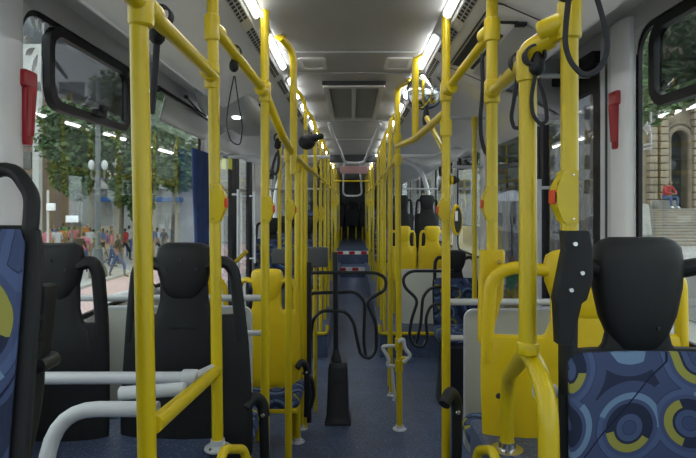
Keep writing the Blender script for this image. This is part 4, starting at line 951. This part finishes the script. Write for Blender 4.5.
# stone facade, arch and stairs on the right
fy = 27.0
t = thing('stone_building',(18,fy,GZ),'sandstone building with arched doorway and rusticated columns on the right','building')
ax0, ax1 = X(668,fy), X(690,fy); zs = Z(214,fy); zt = Z(128,fy); rad = (ax1-ax0)/2; cx = (ax0+ax1)/2
arch = [(ax0,zs)]+[(cx-rad*math.cos(a*math.pi/12), zt-rad+rad*math.sin(a*math.pi/12)) for a in range(13)]+[(ax1,zs)]
xl, xr, zt2 = X(598,fy), X(760,fy), Z(-40,fy)
m = MB(); m.poly([(xl,fy,zs),(ax0,fy,zs)]+[(a,fy,b) for a,b in arch[1:-1]]+[(ax1,fy,zs),(xr,fy,zs),(xr,fy,zt2),(xl,fy,zt2)],(0,.9,0)); m.build('facade','stone',t)
m = MB(); m.box((cx,fy+.8,(zs+zt)/2),(rad*2.2,.1,zt-zs+.3)); m.build('door_glazing','winglass',t)
m = MB(); m.tube([(a,fy-.02,b) for a,b in arch],.14,0,8); m.tube([(cx+(a-cx)*1.28,fy-.05,(b-zs)*1.06+zs) for a,b in arch],.10,0,8); m.build('arch_moulding','stonedark',t)
for px in (650,661,694,705):
    m = MB(); x = X(px,fy); z = zs; k = 0
    while z < Z(105,fy): m.box((x,fy-.15,z+.17),(.40,.4,.32),.04); z += .36
    m.build('column','stone',t)
m = MB(); m.box(((xl+xr)/2,fy-.2,Z(102,fy)),(xr-xl,.7,.35),.05); m.box(((xl+xr)/2,fy-.15,Z(92,fy)),(xr-xl,.5,.12),.03); m.build('cornice','stonedark',t)
m = MB(); m.box((X(684,24),24.8,(Z(78,24))),(.9,.5,1.6),.3); m.ball((X(684,24),24.5,Z(64,24)),.35); m.build('crest','stonedark',t)
t = thing('stone_stairs',(X(690,22),22,GZ),'wide pale stone stairs rising to the arched doorway','stairs')
m = MB(); ns = 13; PZ = .15; zt = Z(209,24); 
for k in range(ns):
    z0 = PZ+(zt-PZ)*k/ns; y = 18.5+(24.0-18.5)*k/ns
    m.box(((X(645,y)+X(800,y))/2,(y+fy)/2,(GZ+z0+(zt-PZ)/ns)/2),(X(800,y)-X(645,y),fy-y,z0+(zt-PZ)/ns-GZ),.02)
m.build('step_flight','steps',t)
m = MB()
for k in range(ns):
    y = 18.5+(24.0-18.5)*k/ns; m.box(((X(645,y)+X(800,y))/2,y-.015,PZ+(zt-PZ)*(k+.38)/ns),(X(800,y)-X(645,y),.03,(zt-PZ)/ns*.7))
m.build('shade_risers','stonedark',t)  # riser strips coloured darker to stand in for the shade on them
m = MB(); m.box((X(666,24.2),24.3,zt+.19),(.9,.45,.38),.03); m.build('stone_block','steps',t)
m = MB(); m.poly([(X(636,y),y,z) for y,z in ((18.2,GZ),(18.2,PZ+.4),(23,zt+.2),(fy,zt+.25),(fy,GZ))],(.55,0,0)); m.build('side_wall','steps',t)

# ------------------------------------------------------------------ people
def pmat(name, col, r=.8): 
    if name not in M: M[name] = mat(name, col, r, noise=(12,.15))
    return M[name]
SK = pmat('skin_brown',(.25,.14,.09),.6); HR = pmat('hair_dark',(.02,.015,.012),.8); SHOE = pmat('shoe_dark',(.03,.03,.035),.6)
def figure(name, J, E, face):
    """one continuous skinned body. J: joint -> (pos, radius); E: (a, b, slot). slots 0 skin 1 shirt 2 trousers 3 hair 4 shoes"""
    ks = list(J); me = bpy.data.meshes.new(name+'_cage'); me.from_pydata([J[k][0] for k in ks],[(ks.index(a),ks.index(b)) for a,b,_ in E],[])
    o = bpy.data.objects.new(name,me); COL.objects.link(o)
    o.modifiers.new('s','SKIN'); o.modifiers.new('u','SUBSURF').levels = 2
    for i,k in enumerate(ks):
        v = me.skin_vertices[0].data[i]; r = J[k][1]; v.radius = r if hasattr(r,'__len__') else (r,r); v.use_root = (k == 'pelvis')
    bpy.context.view_layer.update(); dg = bpy.context.evaluated_depsgraph_get()
    nm = bpy.data.meshes.new_from_object(o.evaluated_get(dg)); bpy.data.objects.remove(o); bpy.data.meshes.remove(me)
    segs = [(Vector(J[a][0]),Vector(J[b][0]),s) for a,b,s in E]; hd = Vector(J['head'][0]); fv = Vector(face)
    for _ in range(5): nm.materials.append(SK)
    for p in nm.polygons:
        p.use_smooth = True; c = p.center; best = 9; sl = 0
        for a,b,s in segs:
            ab = b-a; t_ = max(0,min(1,(c-a).dot(ab)/ab.length_squared)); dd = (c-a-ab*t_).length
            if dd < best: best = dd; sl = s
        if sl == 0 and (c-hd).length < .17 and ((c-hd).z > .055 or ((c-hd).dot(fv) < -.01 and (c-hd).z > -.07)): sl = 3
        p.material_index = sl
    return nm
def stand(stride=.0, arm=.1, bend=0):
    J = {'pelvis':((0,0,.93),(.155,.10)),'belly':((0,.0,1.08),(.14,.095)),'chest':((0,0,1.30),(.175,.11)),'neck0':((0,0,1.45),(.07,.07)),'neck':((0,.01,1.50),.052),'head':((0,.02,1.60),(.078,.092)),'crown':((0,.01,1.68),(.06,.07))}
    E = [('pelvis','belly',1),('belly','chest',1),('chest','neck0',1),('neck0','neck',0),('neck','head',0),('head','crown',0)]
    for s,n in ((-1,'l'),(1,'r')):
        k = s*stride
        J.update({n+'sh':((s*.17,0,1.41),.062),n+'el':((s*.23,-k*.35,1.14),.046),n+'wr':((s*.22,-k*.3+arm,.92+arm*.6),.034),n+'ha':((s*.215,-k*.3+arm*1.4,.84+arm*.7),(.03,.045)),
                  n+'hip':((s*.09,0,.86),.09),n+'kn':((s*.10,k*.7+.02,.48),.062),n+'an':((s*.10,k*.9-.04,.09),.042),n+'to':((s*.11,k*.9+.12,.035),(.04,.03))})
        E += [('chest',n+'sh',1),(n+'sh',n+'el',1),(n+'el',n+'wr',0),(n+'wr',n+'ha',0),('pelvis',n+'hip',2),(n+'hip',n+'kn',2),(n+'kn',n+'an',2),(n+'an',n+'to',4)]
    return figure('body',J,E,(0,1,0))
def seated():
    J = {'pelvis':((0,0,.10),(.17,.13)),'belly':((0,.05,.26),(.16,.12)),'chest':((0,.14,.48),(.19,.12)),'neck0':((0,.21,.62),(.075,.07)),'neck':((0,.24,.66),.055),'head':((0,.30,.74),(.08,.095)),'crown':((0,.29,.82),(.065,.07))}
    E = [('pelvis','belly',1),('belly','chest',1),('chest','neck0',1),('neck0','neck',0),('neck','head',0),('head','crown',0)]
    for s,n in ((-1,'l'),(1,'r')):
        J.update({n+'sh':((s*.18,.16,.58),.068),n+'el':((s*.27,.30,.34),.05),n+'wr':((s*.10,.48,.26),.036),n+'ha':((s*.04,.54,.24),(.03,.045)),
                  n+'hip':((s*.11,.06,.08),.10),n+'kn':((s*.18,.48,.12),.07),n+'an':((s*.16,.50,-.30),.045),n+'to':((s*.17,.64,-.36),(.045,.032))})
        E += [('chest',n+'sh',1),(n+'sh',n+'el',1),(n+'el',n+'wr',1),(n+'wr',n+'ha',0),('pelvis',n+'hip',2),(n+'hip',n+'kn',2),(n+'kn',n+'an',2),(n+'an',n+'to',4)]
    return figure('body',J,E,(0,1,0))
BODY = [stand(0,.05), stand(.32,.06), stand(-.25,.22), stand(.12,.30)]
def person(label, mesh, loc, rz, shirt, trousers, shoe=None, group=None, sc=1):
    o = bpy.data.objects.new('person',mesh); COL.objects.link(o); o.location = loc; o.rotation_euler = (0,0,rz); o.scale = (sc,)*3
    for i,mm in enumerate((SK,shirt,trousers,HR,shoe or SHOE)): o.material_slots[i].link = 'OBJECT'; o.material_slots[i].material = mm
    return tag(o,label,'person',group)
cols = {'black':(.02,.02,.025),'pink':(.55,.14,.2),'white':(.6,.6,.6),'yellow':(.6,.45,.06),'blue':(.05,.12,.35),'grey':(.2,.2,.21),'green':(.1,.3,.12),'red':(.5,.03,.03),'orange':(.6,.2,.04),'purple':(.2,.08,.25),'beige':(.45,.36,.25)}
for k,v in cols.items(): pmat(k+'_cloth',tuple(c*.65 for c in v))
jean = pmat('denim_cloth',(.05,.08,.16)); dark = M['black_cloth']
def atg(px, d): return (X(px,d), d, GZ)
person('person in black top walking on the left pavement, nearest of the walkers', BODY[1], atg(118,21.0), -1.3, M['black_cloth'], jean)
person('person in black shirt with red shorts walking, just right of the dark headrest', BODY[2], atg(79,21.5), .2, M['black_cloth'], M['red_cloth'])
person('person in pink top beside the one in black on the left pavement', BODY[0], atg(84,22.3), .6, M['pink_cloth'], jean)
rnd = random.Random(11); names = list(cols); used = []
spots = [(47,25,'pink'),(52,26.5,'yellow'),(57,25.4,'white'),(61,27,'orange'),(68,27.6,'beige'),(69,28,'yellow'),(74,27,'pink'),(90,26.5,'white'),(93,28,'yellow'),(97,29,'green'),(103,27,'blue'),(107,26,'purple'),(111,28.5,'grey'),(125,27,'red'),(129,29,'white'),(112,24.5,'pink'),(152,27,'blue'),(157,28,'white'),(164,29,'grey'),(150,30,'pink'),(55,31,'blue'),(63,32,'green'),(78,31,'white'),(87,32,'orange')]
pl_ = {}
for i,(px,d,cn) in enumerate(spots):
    reg = 'left of the sign board' if px < 68 else 'between sign board and lamp post' if px < 96 else 'right of the lamp post' if px < 140 else 'between the nearest pole and the curtain'
    key = (cn,reg); pl_[key] = pl_.get(key,0)+1
    person('small person in %s top in the crowd %s%s' % (cn,reg,'' if pl_[key]==1 else ', farther away'), BODY[i%4], atg(px,d), rnd.uniform(-3,3), M[cn+'_cloth'], rnd.choice([jean,dark,M['beige_cloth']]), group='crowd on the left pavement', sc=rnd.uniform(.92,1.06))
# seated man on the stairs
zs_ = Z(209,24)+.45
ms = seated(); pr = person('person in red jacket and dark trousers sitting bent forward on top of the stairs', ms, (X(666,24.1),24.15,0), math.pi+.25, M['red_cloth'], jean, pmat('white_shoe',(.6,.6,.62)))
pr.location.z = Z(209,24)+.40
person('person in green vest outside the right door', BODY[0], (X(512,12),12,GZ), 2.6, M['green_cloth'], M['yellow_cloth'])
person('person in dark clothes outside behind the right glass, next to the bracketed seat', BODY[3], (X(589,9.5),9.5,GZ), .3, M['grey_cloth'], dark)
# far shelter/umbrella seen past the right poles
t = thing('market_umbrella',(X(512,15),15,GZ),'pale market umbrella outside above the person in the green vest','umbrella')
m = MB(); x = X(512,15); zt = Z(190,15); m.lathe((x,15,zt),[(.9,-.32),(.86,-.30),(.45,-.12),(.02,0)],(0,0,1),10); m.build('canopy','globe',t); m = MB(); m.tube([(x,15,GZ),(x,15,zt)],.03); m.build('pole','iron',t)
bpy.context.view_layer.update()
